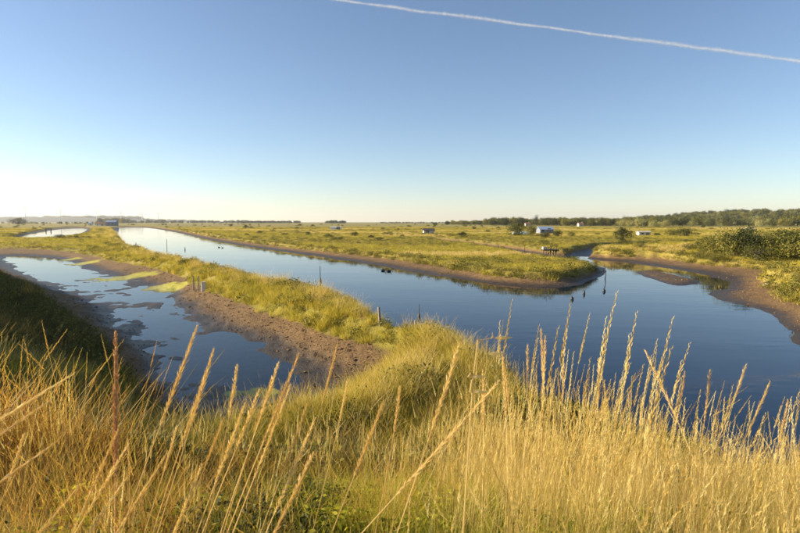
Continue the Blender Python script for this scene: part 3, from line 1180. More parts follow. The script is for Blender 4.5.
# single bushes and trees that stand out (u, v of the foot, height in pixels, kind, label)
for u, v, hp, kind, wide, lab, cat in (
        (517, 236, 12.5, 'bush_dark', 1.25, 'broad dark bush standing left of the blue-roofed shed', 'bush'),
        (531, 235.5, 10, 'bush_olive', .75, 'small olive bush between the pale green tunnel and the blue-roofed shed', 'bush'),
        (545, 238, 6.0, 'bush_dark2', 1.6, 'low dark bush at the front wall of the blue-roofed shed', 'bush'),
        (557, 237, 7.5, 'bush_dark2', 1.2, 'dark bush at the right end of the blue-roofed shed', 'bush'),
        (571, 236.5, 4.5, 'bush_olive', 1.3, 'low scrubby bush in the straw field right of the blue-roofed shed', 'bush'),
        (623, 241.5, 12.5, 'bush_dark', 1.0, 'lone round dark bush in the pasture left of the long whitish shed', 'bush'),
        (640, 248.5, 6.0, 'bush_olive2', 1.2, 'low rounded bush on the bank between the two ditches', 'bush'),
        (684, 237, 9, 'bush_dark2', 1.4, 'dark bush right of the long whitish shed at the pasture edge', 'bush'),
        (671, 236, 6, 'bush_olive', 1.5, 'wide low bush just right of the long whitish shed', 'bush'),
        (462, 236.5, 4.5, 'bush_dark', 1.4, 'low dark bush alone in the marsh left of the pale green tunnel', 'bush'),
        (355, 236, 4.0, 'bush_dark', 1.7, 'low dark thicket in the marsh right of the distant white barn', 'bush'),
        (308, 234.5, 3.4, 'bush_dark2', 1.2, 'small dark bush in the marsh left of the distant white barn', 'bush'),
        (246, 228.5, 3.2, 'bush_dark', 1.3, 'tiny round bush in the pasture far behind the channel bend', 'bush'),
        (231, 226.5, 3.0, 'bush_dark2', 1.2, 'tiny dark bush standing by the far field edge', 'bush'),
        (435, 226, 3.4, 'bush_dark', 1.4, 'small dark bush behind the small dark-roofed hut', 'bush'),
        (474, 229.5, 3.5, 'bush_dark2', 1.1, 'small upright bush in the straw field beyond the marsh', 'bush'),
        (487, 232.5, 2.8, 'bush_olive', 1.6, 'flat scrub clump in the straw field left of the broad dark bush', 'bush'),
        (18, 224.5, 5.0, 'bush_dark', 2.0, 'wide dark thicket behind the small far pond', 'bush')):
    p = at_ground(u, v)
    plant(kind, 'shrub', p, px_height(p, hp), lab, cat, None, None, wide)

# the thicket on the rise at the right
thick = [(706, 252, 12, 'bush_olive', 1.1), (716, 254, 17, 'bush_olive', .9), (725, 252, 19, 'bush_dark2', .9), (733, 257, 22, 'bush_olive', .95), (743, 258, 25, 'bush_dark', .8),
         (752, 255, 20, 'bush_dark2', .8), (758, 261, 14, 'bush_olive2', 1.2), (768, 256, 16, 'bush_olive2', 1.2), (779, 259, 20, 'bush_olive', 1.2), (790, 258, 21, 'bush_dark', 1.1),
         (801, 261, 23, 'bush_olive', 1.2), (814, 260, 24, 'bush_dark', 1.2), (770, 247, 13, 'bush_olive2', 1.6), (787, 246, 15, 'bush_dark2', 1.6), (742, 246, 10, 'bush_olive2', 1.6),
         (700, 258, 7, 'bush_olive2', 1.5), (716, 261, 7, 'bush_olive2', 1.7), (690, 250, 6, 'bush_olive2', 1.6), (806, 248, 14, 'bush_olive', 1.5), (828, 262, 22, 'bush_olive', 1.2)]
for u, v, hp, kind, wide in thick:
    p = at_ground(u, v)
    dark = 'dark' in kind
    if hp < 11:
        lab = 'low spreading olive bush at the foot of the thicket above the mudflat'
    else:
        lab = 'tallest olive bush of the thicket, over three metres high above the mudflat' if hp > 21.5 and not dark else 'dense dark green bush in the thicket above the right-hand mudflat' if dark else 'sunlit olive bush in the thicket above the right-hand mudflat'
    plant(kind, 'thicket_bush', p, px_height(p, hp), lab, 'bush', 'bushes of the thicket above the mudflat', None, wide)

# trees that rise out of the far wood
for u, d, vtop, kind, wide, lab in (
        (536, 640, 214.5, 'tree_cone', .9, 'dark pointed conifer rising above the far wood behind the blue-roofed shed'),
        (590, 420, 218.5, 'tree_olive', 1.2, 'big round olive tree standing in front of the far wood'),
        (602, 520, 219, 'tree_round', 1.2, 'dark round tree beside the big olive tree at the wood edge'),
        (623, 600, 215.5, 'tree_column', .9, 'tall narrow poplar rising above the wood left of the wooded hill'),
        (629, 480, 220.5, 'tree_pale', 1.0, 'greyish tree at the foot of the tall narrow poplar'),
        (645, 440, 221.5, 'tree_round', 1.1, 'dark tree between two pale willows at the wood edge'),
        (653, 420, 220.5, 'tree_pale', 1.2, 'pale willow at the wood edge right of the dark tree'),
        (664, 410, 220.0, 'tree_pale', 1.3, 'widest pale willow in front of the wooded hill'),
        (672, 520, 217.0, 'tree_round', 1.1, 'dark tree standing up behind the pale willows'),
        (763, 620, 214.0, 'tree_column', 1.5, 'tall tree standing out at the foot of the wooded hill'),
        (784, 560, 214.5, 'tree_olive', 1.1, 'broad tree at the right foot of the wooded hill'),
        (796, 520, 215.5, 'tree_olive', 1.2, 'broad tree behind the right end of the thicket')):
    x = (u - 400) / 533.3 * d
    zt = CAM_H + (222 - vtop) * d / 533.3
    plant(kind, 'tree', (x, d), zt - ground(x, d), lab, 'tree', None, None, wide)


def crown_and_trunk(k):
    cr, tr = TREES[k]
    return cr


def place_wood():
    r = np.random.default_rng(17)
    X, Y, S, K = [], [], [], []

    def belt(n, u0, u1, d0, d1, h0, h1, kinds):
        u = r.uniform(u0, u1, n)
        d = r.uniform(d0, d1, n)
        X.append((u - 400) / 533.3 * d)
        Y.append(d)
        S.append(r.uniform(h0, h1, n) / 9.0)
        K.append(r.choice(kinds, n))
    belt(90, 446, 520, 720, 900, 4.0, 6.5, [0, 0, 1])
    belt(200, 485, 640, 600, 800, 6.0, 9.5, [0, 0, 1, 1])
    belt(90, 560, 640, 520, 640, 5.0, 8.0, [0, 1, 1, 2])
    belt(170, 620, 840, 500, 760, 5.5, 9, [0, 0, 1, 1, 2])
    belt(700, 630, 880, 820, 1180, 6, 11, [0, 0, 1, 1, 1, 2])
    belt(160, 240, 300, 1700, 2100, 5, 9, [0])
    belt(50, 326, 346, 1500, 1700, 5, 9, [0])
    belt(120, 380, 450, 1500, 2100, 2.5, 5, [0])
    belt(160, 120, 250, 1700, 2400, 5, 11, [0])
    belt(900, -110, 140, 4700, 5600, 16, 30, [0, 0, 1])
    belt(260, 135, 215, 4700, 5600, 6, 15, [0, 0, 1])
    belt(70, 100, 130, 1500, 2100, 9, 16, [0, 1])
    belt(80, -60, 110, 1000, 1500, 3, 5, [0, 1])
    x, y, s_, k = (np.concatenate(a) for a in (X, Y, S, K))
    h = terrain(x, y)[0]
    sc = np.column_stack([s_ * r.uniform(.9, 1.5, len(s_)), s_ * r.uniform(.9, 1.5, len(s_)), s_])
    sc[y > 4000, :2] *= 2.2
    protos = [TREES['tree_round'][0], TREES['tree_olive'][0], TREES['tree_pale'][0]]
    scatter('far_wood', protos, np.column_stack([x, y, h - .3]), r.uniform(0, 6.28, len(x)), sc, k, 'dark far-off wood along the horizon and over the low hill')


place_wood()


def place_scrub():
    """uncountable low scrub dotted over the far pastures"""
    r = np.random.default_rng(18)
    n = 900
    a = np.radians(r.uniform(-44, 44, n))
    d = 90 * np.exp(r.uniform(0, 1, n) * math.log(12))
    x, y = d * np.sin(a), d * np.cos(a)
    h, land, mud, alg = terrain(x, y)
    c = fbm(x, y * 2.2, 45, 3, 241)
    keep = (mud < .2) & (land > 1.5) & (c > .02) & (seg_dist(x, y, DIKE) > 15)
    x, y, h, d = x[keep], y[keep], h[keep], d[keep]
    s_ = r.uniform(.12, .34, len(x)) * (1 + .9 * sstep(150, 700, d))
    sc = np.column_stack([s_ * r.uniform(1.1, 2.6, len(x)), s_ * r.uniform(1.1, 2.2, len(x)), s_])
    protos = [TREES['bush_dark'][0], TREES['bush_olive'][0], TREES['bush_olive2'][0]]
    scatter('pasture_scrub', protos, np.column_stack([x, y, h - .05]), r.uniform(0, 6.28, len(x)), sc, r.integers(0, 3, len(x)), 'low scrub dotted over the far pastures')


place_scrub()


# ------------------------------------------------------------------ buildings
def house(name, p, w, d, hw, hr, rz, wall_m, roof_m, label, openings=(), cat='house', chimney=False, z=None):
    """gabled building: walls, overhanging roof, framed openings on the long side that faces the viewer"""
    z0 = ground(p[0], p[1]) - .1 if z is None else z
    o = link(name, None, None, (p[0], p[1], z0), (0, 0, rz))
    b = MB()
    a, c = w / 2, d / 2
    b.v = [(-a, -c, 0), (a, -c, 0), (a, c, 0), (-a, c, 0), (-a, -c, hw), (a, -c, hw), (a, c, hw), (-a, c, hw), (-a, 0, hw + hr), (a, 0, hw + hr)]
    b.q = [[0, 1, 5, 4], [2, 3, 7, 6]]
    b.t = [[1, 2, 6], [1, 6, 5], [5, 6, 9], [3, 0, 4], [3, 4, 7], [7, 4, 8]]
    b.build('wall', wall_m, o)
    e, t = .25, .12
    k = hr / c
    rb = MB()
    for s_ in (-1, 1):
        n0 = len(rb.v)
        y1, zr = s_ * (c + e), hw - e * k
        rb.v += [(-a - e, 0, hw + hr + .02), (a + e, 0, hw + hr + .02), (a + e, y1, zr + .02), (-a - e, y1, zr + .02),
                 (-a - e, 0, hw + hr + .02 + t), (a + e, 0, hw + hr + .02 + t), (a + e, y1, zr + .02 + t), (-a - e, y1, zr + .02 + t)]
        for f in ((0, 1, 2, 3), (4, 7, 6, 5), (0, 4, 5, 1), (1, 5, 6, 2), (2, 6, 7, 3), (3, 7, 4, 0)):
            rb.q.append([n0 + i for i in (f if s_ < 0 else f[::-1])])
    ro = rb.build('roof', roof_m, o)
    if chimney:
        MB().box((w * .3, 0, hw + hr + .25), (.5, .5, .9)).build('chimney', wall_m, ro)
    for kind, x, zc, ww, hh in openings:
        f = MB().box((x, -c - .02, zc), (ww + .16, .05, hh + .16)).build('window' if kind == 'w' else 'door', M['palewood'] if kind == 'w' else M['darkwood'], o)
        MB().box((x, -c - .05, zc), (ww, .03, hh)).build('pane' if kind == 'w' else 'panel', M['glass'] if kind == 'w' else M['wood'], f)
    return tag(o, label, cat)


def at_d(u, d):
    return ((u - 400) / 533.3 * d, d)


house('shed', at_d(544.5, 188), 4.8, 4.0, 1.6, .9, .1, M['slatewall'], M['slate'], 'shed with a pale blue-grey roof among dark bushes', [('w', -1.4, 1.2, .9, .8), ('d', .8, 1.0, 1.0, 1.9)], 'shed')
house('shed', at_d(643, 158), 3.3, 2.2, 1.05, .3, -.05, M['cream'], M['palewood'], 'long low whitish shed in the pasture right of the lone round bush', [('w', -.7, .75, .5, .4), ('d', .8, .6, .6, 1.0)], 'shed')
house('hut', at_d(428.5, 185), 3.6, 2.6, 1.3, .55, .1, M['cream'], M['darkroof'], 'small cream hut with a dark roof alone in the marsh', [('d', -.5, .65, .8, 1.2)], 'hut')
house('barn', at_d(336, 275), 5.6, 4.0, 1.2, .6, .1, M['white'], M['palewood'], 'distant white barn low in the marsh beyond the channel', [('d', 1.2, .9, 1.6, 1.5)], 'barn')
house('sluice_house', at_d(113, 560), 10, 7, 4.2, 1.6, .1, M['slatewall'], M['slate'], 'blue-grey sluice house at the far end of the channel', [('w', -2, 2.2, 1.2, 1.2), ('w', 2, 2.2, 1.2, 1.2)], 'building')
house('barn', at_d(104, 590), 7, 5, 2.0, 1.4, .2, M['cream'], M['roof'], 'low red-roofed barn beside the blue-grey sluice house', [('d', 0, 1, 1.6, 1.8)], 'barn')
house('cottage', at_d(98.5, 620), 4.2, 4, 2.6, 1.2, .1, M['white'], M['roof'], 'white cottage next to the low red-roofed barn', [('w', -.9, 1.5, .7, .9), ('d', .8, 1.1, .9, 2)], 'house')
house('cottage', at_d(91.5, 640), 3.6, 4, 2.6, 1.1, .1, M['white'], M['slate'], 'small white cottage with a grey roof standing apart by the far pond', [('w', -.7, 1.5, .7, .9), ('d', .8, 1.1, .9, 2)], 'house')
house('farmhouse', at_d(580, 500), 5.0, 4, 2.2, 1.3, .1, M['cream'], M['roof'], 'pale farmhouse half hidden at the edge of the far wood', [('w', -1.5, 1.3, .8, .8), ('w', 1.5, 1.3, .8, .8), ('d', 0, .95, .9, 1.7)], 'house', True)
house('farmhouse', at_d(527, 560), 5.0, 4, 2.2, 1.3, .1, M['cream'], M['roof'], 'cream farmhouse with a tiled roof below the pointed conifer', [('w', -1.5, 1.3, .8, .8), ('w', 1.5, 1.3, .8, .8), ('d', 0, .95, .9, 1.7)], 'house', True)
house('hut', at_d(748, 118), 1.3, 1.2, 2.5, .3, .3, M['wood'], M['palewood'], 'small hut with a pale roof showing above the thicket', [('w', 0, 1.3, .6, .5)], 'hut')

# polytunnel
p = at_d(520, 168)
tn_ = link('polytunnel', None, None, (p[0], p[1], ground(*p) - .05), (0, 0, .05))
b = MB()
for i in range(9):
    th = math.pi * i / 8
    for sx in (-2.4, 2.4):
        b.v.append((sx, -math.cos(th) * 1.3, math.sin(th) * 1.15))
for i in range(8):
    b.q.append([2 * i, 2 * i + 2, 2 * i + 3, 2 * i + 1][::-1])
b.build('cover', M['mint'], tn_)
for sx in (-2.4, 2.4):
    e = MB()
    e.v = [(sx, 0, 0)] + [(sx, -math.cos(math.pi * i / 8) * 1.29, math.sin(math.pi * i / 8) * 1.14) for i in range(9)]
    e.t = [[0, i + 1, i + 2] for i in range(8)]
    e.build('end_panel', M['palewood'], tn_)
for i in range(7):
    hb_ = MB()
    x = -2.4 + 4.8 * i / 6
    hb_.tube([(x, -math.cos(math.pi * k / 8) * 1.32, math.sin(math.pi * k / 8) * 1.17) for k in range(9)], [.03] * 9, 4)
    hb_.build('hoop', M['turbine'], tn_)
tag(tn_, 'low pale green polytunnel in front of the broad dark bush', 'polytunnel')


# ------------------------------------------------------------------ wooden platform over the creek
def platform():
    p = at(549, 257.5, .3)
    o = link('sluice_platform', None, None, (p[0], p[1], 0), (0, 0, .12))
    for x in (-.75, .0, .95):
        for y in (-.5, .5):
            MB().tube([(x, y, -.4), (x + .03, y, 2.0)], [.085, .07], 6).build('post', M['darkwood'], o)
    for y in (-.58, .58):
        MB().box((.1, y, 1.62), (2.6, .07, .16)).build('beam', M['darkwood'], o)
    for i in range(9):
        MB().box((-1.1 + i * .3, 0, 1.73), (.27, 1.4, .05)).build('plank', M['wood'], o)
    for x in (0, .95):
        MB().tube([(x, -.62, 1.7), (x, -.62, 2.55)], [.05, .045], 5).build('rail_post', M['darkwood'], o)
    MB().box((.5, -.66, 2.3), (1.3, .05, .1)).build('rail', M['darkwood'], o)
    MB().box((-.85, 0, 1.96), (.6, .5, .4)).build('box', M['cream'], o)
    MB().tube([(-.75, -.5, .3), (.0, -.52, 1.55)], [.05, .05], 5).build('brace', M['darkwood'], o)
    MB().tube([(.95, -.5, .3), (.05, -.52, 1.55)], [.05, .05], 5).build('brace', M['darkwood'], o)
    o.scale = (.8, .8, .8)
    tag(o, 'dark timber sluice platform with a pale box over the creek mouth', 'platform')


platform()


# ------------------------------------------------------------------ posts, floats and stakes
def stake(u, v, hp, rad, m, label, cat='stake', lean=(0, 0), z=None, flo=0.0, group=None, name='mooring_stake', bend=0.0):
    z0 = 0.0 if z is None else z
    p = at(u, v, z0)
    if z is not None:
        p = at_ground(u, v)
        z0 = p[2]
    H = px_height(p, hp)
    root = link(name, None, None, (p[0], p[1], z0))
    b = MB()
    pts, rr = [], []
    for k in range(6):
        t = k / 5
        pts.append((lean[0] * H * t + bend * math.sin(t * 5) * .05, lean[1] * H * t + bend * math.cos(t * 4) * .03, -.5 + (H + .5) * t))
        rr.append(rad * (1.1 - .35 * t))
    b.tube(pts, rr, 7).build('pole', m, root, smooth=True)
    if flo:
        f = MB()
        f.tube([(0.0, 0, -.10), (0.0, 0, -.02), (0, 0, .08), (0, 0, .2), (0, 0, .26)], [flo * .5, flo, flo * 1.05, flo * .7, flo * .2], 10).build('float', M['float'], root, smooth=True)
    return tag(root, label, cat, group)


stake(320.5, 281, 15, .035, M['darkwood'], 'tallest thin dark pole with a float standing in the channel beyond the levee', flo=.09, lean=(-.02, 0))
stake(297, 285, 6, .05, M['darkwood'], 'short dark stake in the channel left of the tallest pole', flo=.08)
stake(282, 279, 4, .03, M['darkwood'], 'tiny thin stake in the channel left of the short dark stake')
stake(419, 318, 14, .022, M['darkwood'], 'thin dark pole with a black float close to the levee end', flo=.065, lean=(.02, 0))
stake(167, 250, 10, .05, M['wood'], 'thin pale pole standing in the upper channel')
stake(136, 246, 3, .08, M['darkwood'], 'stubby dark stake near the levee bend in the upper channel')
stake(185, 250, 2.5, .07, M['darkwood'], 'stubby dark stake beside the thin pale pole', flo=.09)
stake(46, 231.5, 2.2, .25, M['darkwood'], 'short dark post in the small far pond', group='dark posts in the far pond')
stake(51, 231.5, 2.2, .25, M['darkwood'], 'short dark post in the small far pond', group='dark posts in the far pond')
stake(381.5, 326, 18, .06, M['wood'], 'leaning weathered fence post on the channel side of the levee', 'post', (-.16, 0), .95, name='fence_post')
stake(416.5, 337, 16, .05, M['wood'], 'weathered fence post near the root of the levee', 'post', (-.08, 0), 1.1, name='fence_post')
stake(524.5, 252, 7, .05, M['darkwood'], 'thin post on the muddy creek bank left of the timber platform', 'post', (.02, 0), .3, name='fence_post')
stake(498, 249, 5, .05, M['darkwood'], 'short post on the muddy creek bank far left of the timber platform', 'post', (0, 0), .3, name='fence_post')
stake(584, 294, 4.5, .03, M['darkwood'], 'thin stick with a dark float in the channel off the island point', flo=.08)

# crooked branch marking the island point
p = at(604.5, 279, 0)
cb = link('crooked_branch', None, None, (p[0], p[1], 0))
MB().tube([(0, 0, -.5), (.05, 0, 0), (.11, .02, .35), (.06, .03, .75), (-.02, 0, 1.05), (-.10, 0, 1.32)], [.04, .038, .034, .03, .024, .012], 6).build('stem', M['darkwood'], cb, smooth=True)
MB().tube([(.08, .02, .55), (.0, .06, .72), (-.03, .10, .95)], [.018, .014, .006], 5).build('twig', M['darkwood'], cb)
tag(cb, 'crooked thin branch leaning out of the water at the island point', 'branch')
for u, v, lab in ((572, 299.5, 'round black float lying lowest in the open channel'), (604, 291.5, 'round black float below the crooked branch')):
    p = at(u, v, 0)
    f = link('net_float', None, None, (p[0], p[1], 0))
    MB().tube([(0, 0, -.1), (0, 0, -.03), (0, 0, .06), (0, 0, .15), (0, 0, .19)], [.05, .10, .115, .08, .02], 12).build('body', M['float'], f, smooth=True)
    MB().tube([(0, 0, .18), (0, .0, .25)], [.025, .02], 6).build('eyelet', M['darkwood'], f)
    tag(f, lab, 'float')

# waterbirds drifting off the far bank
dk = None
for k, (u, v, rz) in enumerate(((383, 270.8, .3), (389, 271.5, .5), (219, 247.5, 2.9), (222.5, 248, 2.7))):
    p = at(u, v, 0)
    d_ = link('waterbird', None, None, (p[0], p[1], 0), (0, 0, rz))
    b = MB()
    b.tube([(-.24, 0, .10), (-.17, 0, .075), (-.05, 0, .06), (.09, 0, .06), (.17, 0, .08), (.215, 0, .15), (.225, 0, .21), (.25, 0, .24), (.285, 0, .235), (.30, 0, .23)],
           [.015, .06, .10, .10, .065, .04, .035, .045, .038, .012], 9).build('body', M['float'], d_, smooth=True)
    MB().spindle((.29, 0, .23), (1, 0, -.15), .07, .014).build('bill', M['wood'], d_)
    g = 'waterbirds off the far bank' if k < 2 else 'waterbirds in the upper channel'
    tag(d_, 'small dark waterbird swimming off the grassy island bank' if k < 2 else 'small dark waterbird swimming in the upper channel', 'bird', g)

# rotten landing stage and sluice posts on the levee
p = at(224, 275, .25)
j = link('broken_landing', None, None, (p[0], p[1], 0), (0, 0, .2))
MB().tube([(.28, 0, -.4), (.25, .02, .72)], [.06, .05], 6).build('post', M['darkwood'], j)
MB().tube([(-.36, 0, -.4), (-.36, .0, .45)], [.05, .045], 6).build('post', M['darkwood'], j)
MB().box((-.05, -.05, .25), (.95, .16, .05)).build('plank', M['darkwood'], j)
MB().box((-.10, .14, .24), (.8, .14, .05)).build('plank', M['darkwood'], j)
tag(j, 'broken dark landing stage of planks and stakes on the channel side of the levee', 'landing stage')
for u, v, hp, w, lab in ((194, 290.5, 13, .075, 'grey sluice post at the pond edge of the levee, farthest from the white block'), (199, 291.5, 14, .07, 'grey sluice post at the pond edge beside the white block')):
    p = at_ground(u, v)
    z0 = ground(p[0], p[1])
    q = link('sluice_post', None, None, (p[0], p[1], z0))
    H = px_height(p, hp)
    MB().box((0, 0, H / 2 - .2), (w * 1.2, w * 1.1, H + .4), .3, .92).build('shaft', M['palewood'], q)
    MB().box((0, 0, H + .03), (w * 1.3, w * 1.2, .06), .3, .6).build('cap', M['palewood'], q)
    tag(q, lab, 'post')
p = at_ground(203.5, 291)
q = link('concrete_block', None, None, (p[0], p[1], ground(p[0], p[1])), (0, 0, .4))
MB().box((0, 0, .22), (.26, .24, .62), 0, .95).build('block', M['white'], q)
MB().box((0, 0, .56), (.3, .28, .06)).build('cap', M['palewood'], q)
tag(q, 'small white block standing beside the grey sluice posts', 'block')

# pale stones by the right-hand mudflat
r7 = np.random.default_rng(19)
for u, v, s_, lab in ((768.5, 284.5, .2, 'largest pale stone at the grass edge of the right-hand mudflat'), (764, 286, .12, 'small pale stone just below the largest one on the right-hand mudflat')):
    p = at_ground(u, v)
    b = MB()
    b.tube([(0, 0, -.3), (.03, 0, 0), (0, .03, .5), (0, 0, .8), (.05, 0, .95)], [.9, 1.1, .9, .55, .15], 8)
    b.v = [tuple(np.array(c) * s_ * (1 + r7.normal(0, .09))) for c in b.v]
    o = b.build('stone', M['stone'], None, (p[0], p[1], ground(p[0], p[1])))
    tag(o, lab, 'stone')


# ------------------------------------------------------------------ wind turbines on the hazy ridge
def turbine(u, d, vtop, label, ph):
    x, y = at_d(u, d)
    z0 = ground(x, y)
    H = CAM_H + (222 - vtop) * d / 533.3 - z0
    hub = H * .68
    o = link('wind_turbine', None, None, (x, y, z0), (0, 0, .4))
    MB().tube([(0, 0, 0), (0, 0, hub * .5), (0, 0, hub)], [2.6, 2.1, 1.5], 10).build('mast', M['turbine'], o, smooth=True)
    MB().box((0, .8, hub + 1.2), (3, 8, 3)).build('nacelle', M['turbine'], o)
    hb_ = MB().tube([(0, -5.2, hub + 1.2), (0, -3.3, hub + 1.2)], [.6, 1.7], 10).build('hub', M['turbine'], o)
    Lb = H - hub
    for k in range(3):
        a = ph + k * 2 * math.pi / 3
        dx, dz = math.sin(a), math.cos(a)
        MB().tube([(dx * 1, -4.2, hub + 1.2 + dz), (dx * Lb * .2, -4.2, hub + 1.2 + dz * Lb * .2), (dx * Lb, -4.4, hub + 1.2 + dz * Lb)], [.9, 1.5, .25], 5).build('blade', M['turbine'], o)
    tag(o, label, 'wind turbine')


for u, vt, ph, lab in ((27, 203.5, .1, 'white wind turbine on the hazy ridge, the one farthest from the sluice house'), (62, 206, .6, 'white wind turbine on the hazy ridge above the far pond'),
                       (98, 208, 1.0, 'white wind turbine above the white cottages'), (122, 208, .3, 'white wind turbine just behind the sluice house'),
                       (143, 210, .8, 'white wind turbine above the far end of the channel'), (159, 209.5, 1.7, 'white wind turbine farthest along the ridge from the cottages')):
    turbine(u, 3600, vt, lab, ph)


# ------------------------------------------------------------------ tall stalks in front
def seed_stalk_meshes(r, H, headfrac, m1, m2, thick=.0022, dens=1.0, droop=.05, fat=1.0):
    s = MB()
    pts, rr = [], []
    for k in range(9):
        t = k / 8
        pts.append((droop * H * (t ** 2.2), .01 * math.sin(t * 4), H * t))
        rr.append(thick * (1.15 - .6 * t))
    s.tube(pts, rr, 5)
    # two leaf blades along the stem
    h = MB()
    P = [Vector(p) for p in pts]

    def on(t):
        f = t * 8
        i = min(int(f), 7)
        return P[i].lerp(P[i + 1], f - i), (P[i + 1] - P[i]).normalized()
    ns = int(110 * dens)
    for k in range(ns):
        t = 1 - headfrac + headfrac * (k / ns)
        p, d = on(t)
        a = k * 2.399 + r.normal(0, .3)
        sd = Vector((math.cos(a), math.sin(a), 0))
        env = math.sin(math.pi * min(1, (k / ns) * .85 + .13)) ** .6 * (.6 + .5 * math.sin(k * .55 + 1.3 * math.sin(k * .21)) ** 2)
        L = .026 * env * r.uniform(.7, 1.3)
        h.spindle(p + sd * .0015, d * 1.0 + sd * (.42 * r.uniform(.3, 1.4)), L, .0014 * r.uniform(.6, 1.3) * fat, 3)
        if k % 2 == 0:
            h.spindle(p + sd * .001 + d * L * .5, d * 1.0 + sd * (.55 * r.uniform(.3, 1.3)), L * 1.5, .00028, 3)
    me1, me2 = s.mesh('stem', m1), h.mesh('seed_head', m2)
    for me in (me1, me2):
        a = me.attributes.new('tint', 'FLOAT', 'POINT')
        a.data.foreach_set('value', np.clip(r.normal(.5, .22, len(me.vertices)), 0, 1).astype(np.float32))
    return me1, me2


r8 = np.random.default_rng(20)
STK = [seed_stalk_meshes(r8, 1.0, f, M['stalk'], M['seed'], .0021, d_, dr) for f, d_, dr in ((.30, 1.1, .03), (.26, 1.0, .07), (.34, 1.2, .05), (.22, .9, .10))]
DOCK = seed_stalk_meshes(r8, 1.0, .42, M['rust'], M['rust'], .0028, 2.6, .02, 2.0)


def stalk_at(u1, v1, u2, v2, y, meshes, label, group, name='grass_stalk', girth=1.0):
    """a stalk whose tip and lower stem lie in those directions, y metres away, rooted in the ground"""
    a, b = at_y(u1, v1, y), at_y(u2, v2, y * .97)
    d = (b - a) / np.linalg.norm(b - a)
    t, zg = 0.0, 3.3
    for _ in range(4):
        t = (zg - a[2]) / d[2]
        q = a + d * t
        zg = ground(q[0], q[1]) - .02
    q = a + d * t
    L = float(np.linalg.norm(a - q))
    up = Vector(-d)
    quat = up.to_track_quat('Z', 'Y')
    o = link(name, None, None, q)
    o.rotation_mode = 'QUATERNION'
    o.rotation_quaternion = quat
    o.scale = (girth, girth, L)
    link('stem', meshes[0], o)
    link('seed_head', meshes[1], o)
    return tag(o, label, 'grass', group)


stalks = [(198, 326, 172, 400, 1.9), (217, 352, 190, 440, 1.9), (207, 372, 176, 470, 2.1), (252, 369, 236, 430, 2.2), (245, 405, 212, 500, 1.8), (275, 380, 246, 470, 2.2),
          (301, 356, 264, 450, 2.0), (284, 368, 250, 462, 2.1), (341, 343, 327, 395, 2.6), (311, 408, 280, 490, 2.0), (317, 423, 276, 520, 1.7), (357, 384, 335, 460, 2.4),
          (116, 431, 78, 525, 1.7), (125, 450, 80, 528, 1.6), (137, 437, 134, 475, 2.5), (62, 380, -14, 428, 1.3), (47, 401, -10, 440, 1.25), (46, 451, -6, 488, 1.2), (78, 490, 45, 530, 1.5),
          (321, 465, 285, 533, 1.3), (226, 418, 206, 470, 2.3), (262, 395, 228, 480, 2.0), (292, 388, 255, 485, 1.85), (183, 432, 160, 500, 2.0), (165, 455, 120, 530, 1.6),
          (468, 348, 425, 470, 1.7), (503, 384, 368, 533, 1.6), (415, 392, 395, 470, 2.2), (386, 402, 352, 490, 1.9), (126, 485, 92, 533, 1.5), (205, 470, 180, 530, 1.7), (30, 440, 8, 500, 1.9),
          (775, 382, 748, 440, 2.9), (757, 366, 730, 425, 3.0), (655, 348, 668, 385, 2.6), (560, 331, 552, 400, 2.7), (551, 336, 545, 400, 2.7), (540, 346, 533, 410, 2.6), (513, 352, 511, 420, 2.6),
          (620, 362, 606, 430, 2.5), (690, 372, 676, 440, 2.5), (575, 365, 566, 430, 2.6), (800, 402, 782, 455, 2.8), (525, 362, 520, 430, 2.6), (490, 370, 487, 430, 2.6), (723, 372, 708, 440, 2.5)]
for k, (u1, v1, u2, v2, y) in enumerate(stalks):
    m_ = STK[k % 4]
    if abs(u2 - u1) > abs(v2 - v1) * .95:
        lab, gr = 'dry grass stalk slanting almost sideways, low over the dike grass', 'slanting stalks'
    elif v1 > 430:
        lab, gr = 'dry grass stalk whose seed head stays below the pond shore, over the dike grass', 'shorter stalks over the dike grass'
    elif u1 < 420:
        lab, gr = 'tall pale dry grass stalk leaning in front of the pond and levee', 'tall stalks in front of the pond'
    else:
        lab, gr = 'tall straw-coloured grass stalk standing up against the blue channel', 'tall stalks against the channel'
    stalk_at(u1, v1, u2, v2, y, m_, lab, gr, girth=(.85 + .45 * r8.uniform()) * min(1.0, .35 + .35 * y))
stalk_at(121, 331, 119, 470, 1.8, DOCK, 'upright rusty brown dock stem standing among the pale grass stalks', None, 'dock_stem', 1.15)


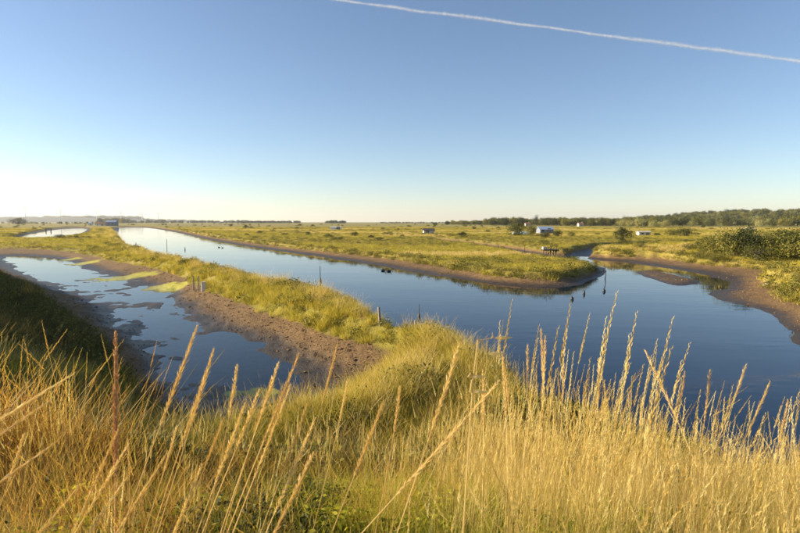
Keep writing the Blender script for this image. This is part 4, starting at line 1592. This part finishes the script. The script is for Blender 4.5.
# wild oat with drooping husks close to the viewer
def wild_oat():
    y = 1.15
    base = at_y(455, 470, y)
    bz = ground(base[0], base[1])
    o = link('wild_oat', None, None, (base[0], base[1], bz))
    tip = at_y(478, 340, y)
    rel = [Vector((0, 0, 0)), Vector(((tip[0] - base[0]) * .35, 0, (tip[2] - bz) * .6)), Vector(((tip[0] - base[0]) * .8, 0, (tip[2] - bz) * .93)),
           Vector((tip[0] - base[0], 0, tip[2] - bz)), Vector((tip[0] - base[0] + .03, 0, tip[2] - bz + .004))]
    MB().tube(rel, [.002, .0018, .0015, .0012, .001], 5).build('stem', M['stalk'], o)
    for u, v in ((493, 338), (486, 354), (468, 377), (470, 392)):
        h_ = at_y(u, v, y)
        loc = Vector((h_[0] - base[0], 0, h_[2] - bz))
        b = MB()
        b.spindle(loc, (1, 0, .02), .045, .0045, 6).build('husk', M['seed'], o)
        j = min(rel, key=lambda q: (q - loc).length)
        MB().tube([j, (j + loc) / 2 + Vector((0, 0, .012)), loc], [.0012] * 3, 4).build('pedicel', M['stalk'], o)
    for c in [c for c in scene.objects if c.parent == o]:
        a = c.data.attributes.new('tint', 'FLOAT', 'POINT')
        a.data.foreach_set('value', np.full(len(c.data.vertices), .7, np.float32))
    tag(o, 'arching wild oat with pale drooping husks in front of the levee end', 'wild oat')


wild_oat()


# ------------------------------------------------------------------ contrail high above
def contrail():
    r = np.random.default_rng(21)
    ALT = 9000.0
    ends = []
    for u, v in ((318, -2.5), (840, 66.5)):
        d = ray(u, v)
        t = (ALT - CAM_H) / d[2]
        ends.append(Vector(d * t) + Vector((0, 0, CAM_H)))
    a, b = ends
    n, sides = 420, 10
    ax = (b - a).normalized()
    s1 = ax.cross(Vector((0, 0, 1))).normalized()
    s2 = s1.cross(ax)
    V_ = []
    t = np.linspace(0, 1, n)
    w = 50 + 40 * fbm(t * 100, t * 0, 6, 4, 301) + 85 * t
    off = 45 * fbm(t * 100, t * 0 + 5, 5, 4, 303)
    off2 = 45 * fbm(t * 100, t * 0 + 9, 5, 4, 305)
    Fq = []
    for sh, (k0, jit) in enumerate(((1.0, .22), (.72, .18), (.45, .12))):
        o0 = len(V_)
        for i in range(n):
            c = a.lerp(b, t[i]) + s1 * off[i] + s2 * off2[i]
            for k in range(sides):
                th = 2 * math.pi * k / sides
                rr = w[i] * k0 * (1 + jit * r.normal())
                V_.append(tuple(c + (s1 * math.cos(th) + s2 * math.sin(th)) * max(rr, 6)))
        Fq += [[o0 + i * sides + k, o0 + i * sides + (k + 1) % sides, o0 + (i + 1) * sides + (k + 1) % sides, o0 + (i + 1) * sides + k] for i in range(n - 1) for k in range(sides)]
    m, nn, l, pb = mat('contrail_vapour')
    pb.inputs['Base Color'].default_value = (.95, .95, .95, 1)
    pb.inputs['Roughness'].default_value = 1
    pb.inputs['Specular IOR Level'].default_value = 0
    trl = nn.new('ShaderNodeBsdfTranslucent')
    trl.inputs[0].default_value = (.95, .95, .95, 1)
    m1 = nn.new('ShaderNodeMixShader')
    m1.inputs[0].default_value = .5
    l.new(pb.outputs[0], m1.inputs[1])
    l.new(trl.outputs[0], m1.inputs[2])
    tp = nn.new('ShaderNodeBsdfTransparent')
    g_ = nn.new('ShaderNodeNewGeometry')
    nt = noise(nn, l, .006, 6, g_.outputs['Position'], .7)
    m2 = nn.new('ShaderNodeMixShader')
    l.new(maprange(nn, l, nt.outputs[0], .32, .75, .0, .19), m2.inputs[0])
    l.new(tp.outputs[0], m2.inputs[1])
    l.new(m1.outputs[0], m2.inputs[2])
    l.new(m2.outputs[0], nn['Material Output'].inputs['Surface'])
    o = link('contrail', mk_mesh('contrail', V_, [np.array(Fq)], m, None, True))
    tag(o, 'long thin white aircraft contrail crossing the blue sky', 'contrail')


contrail()
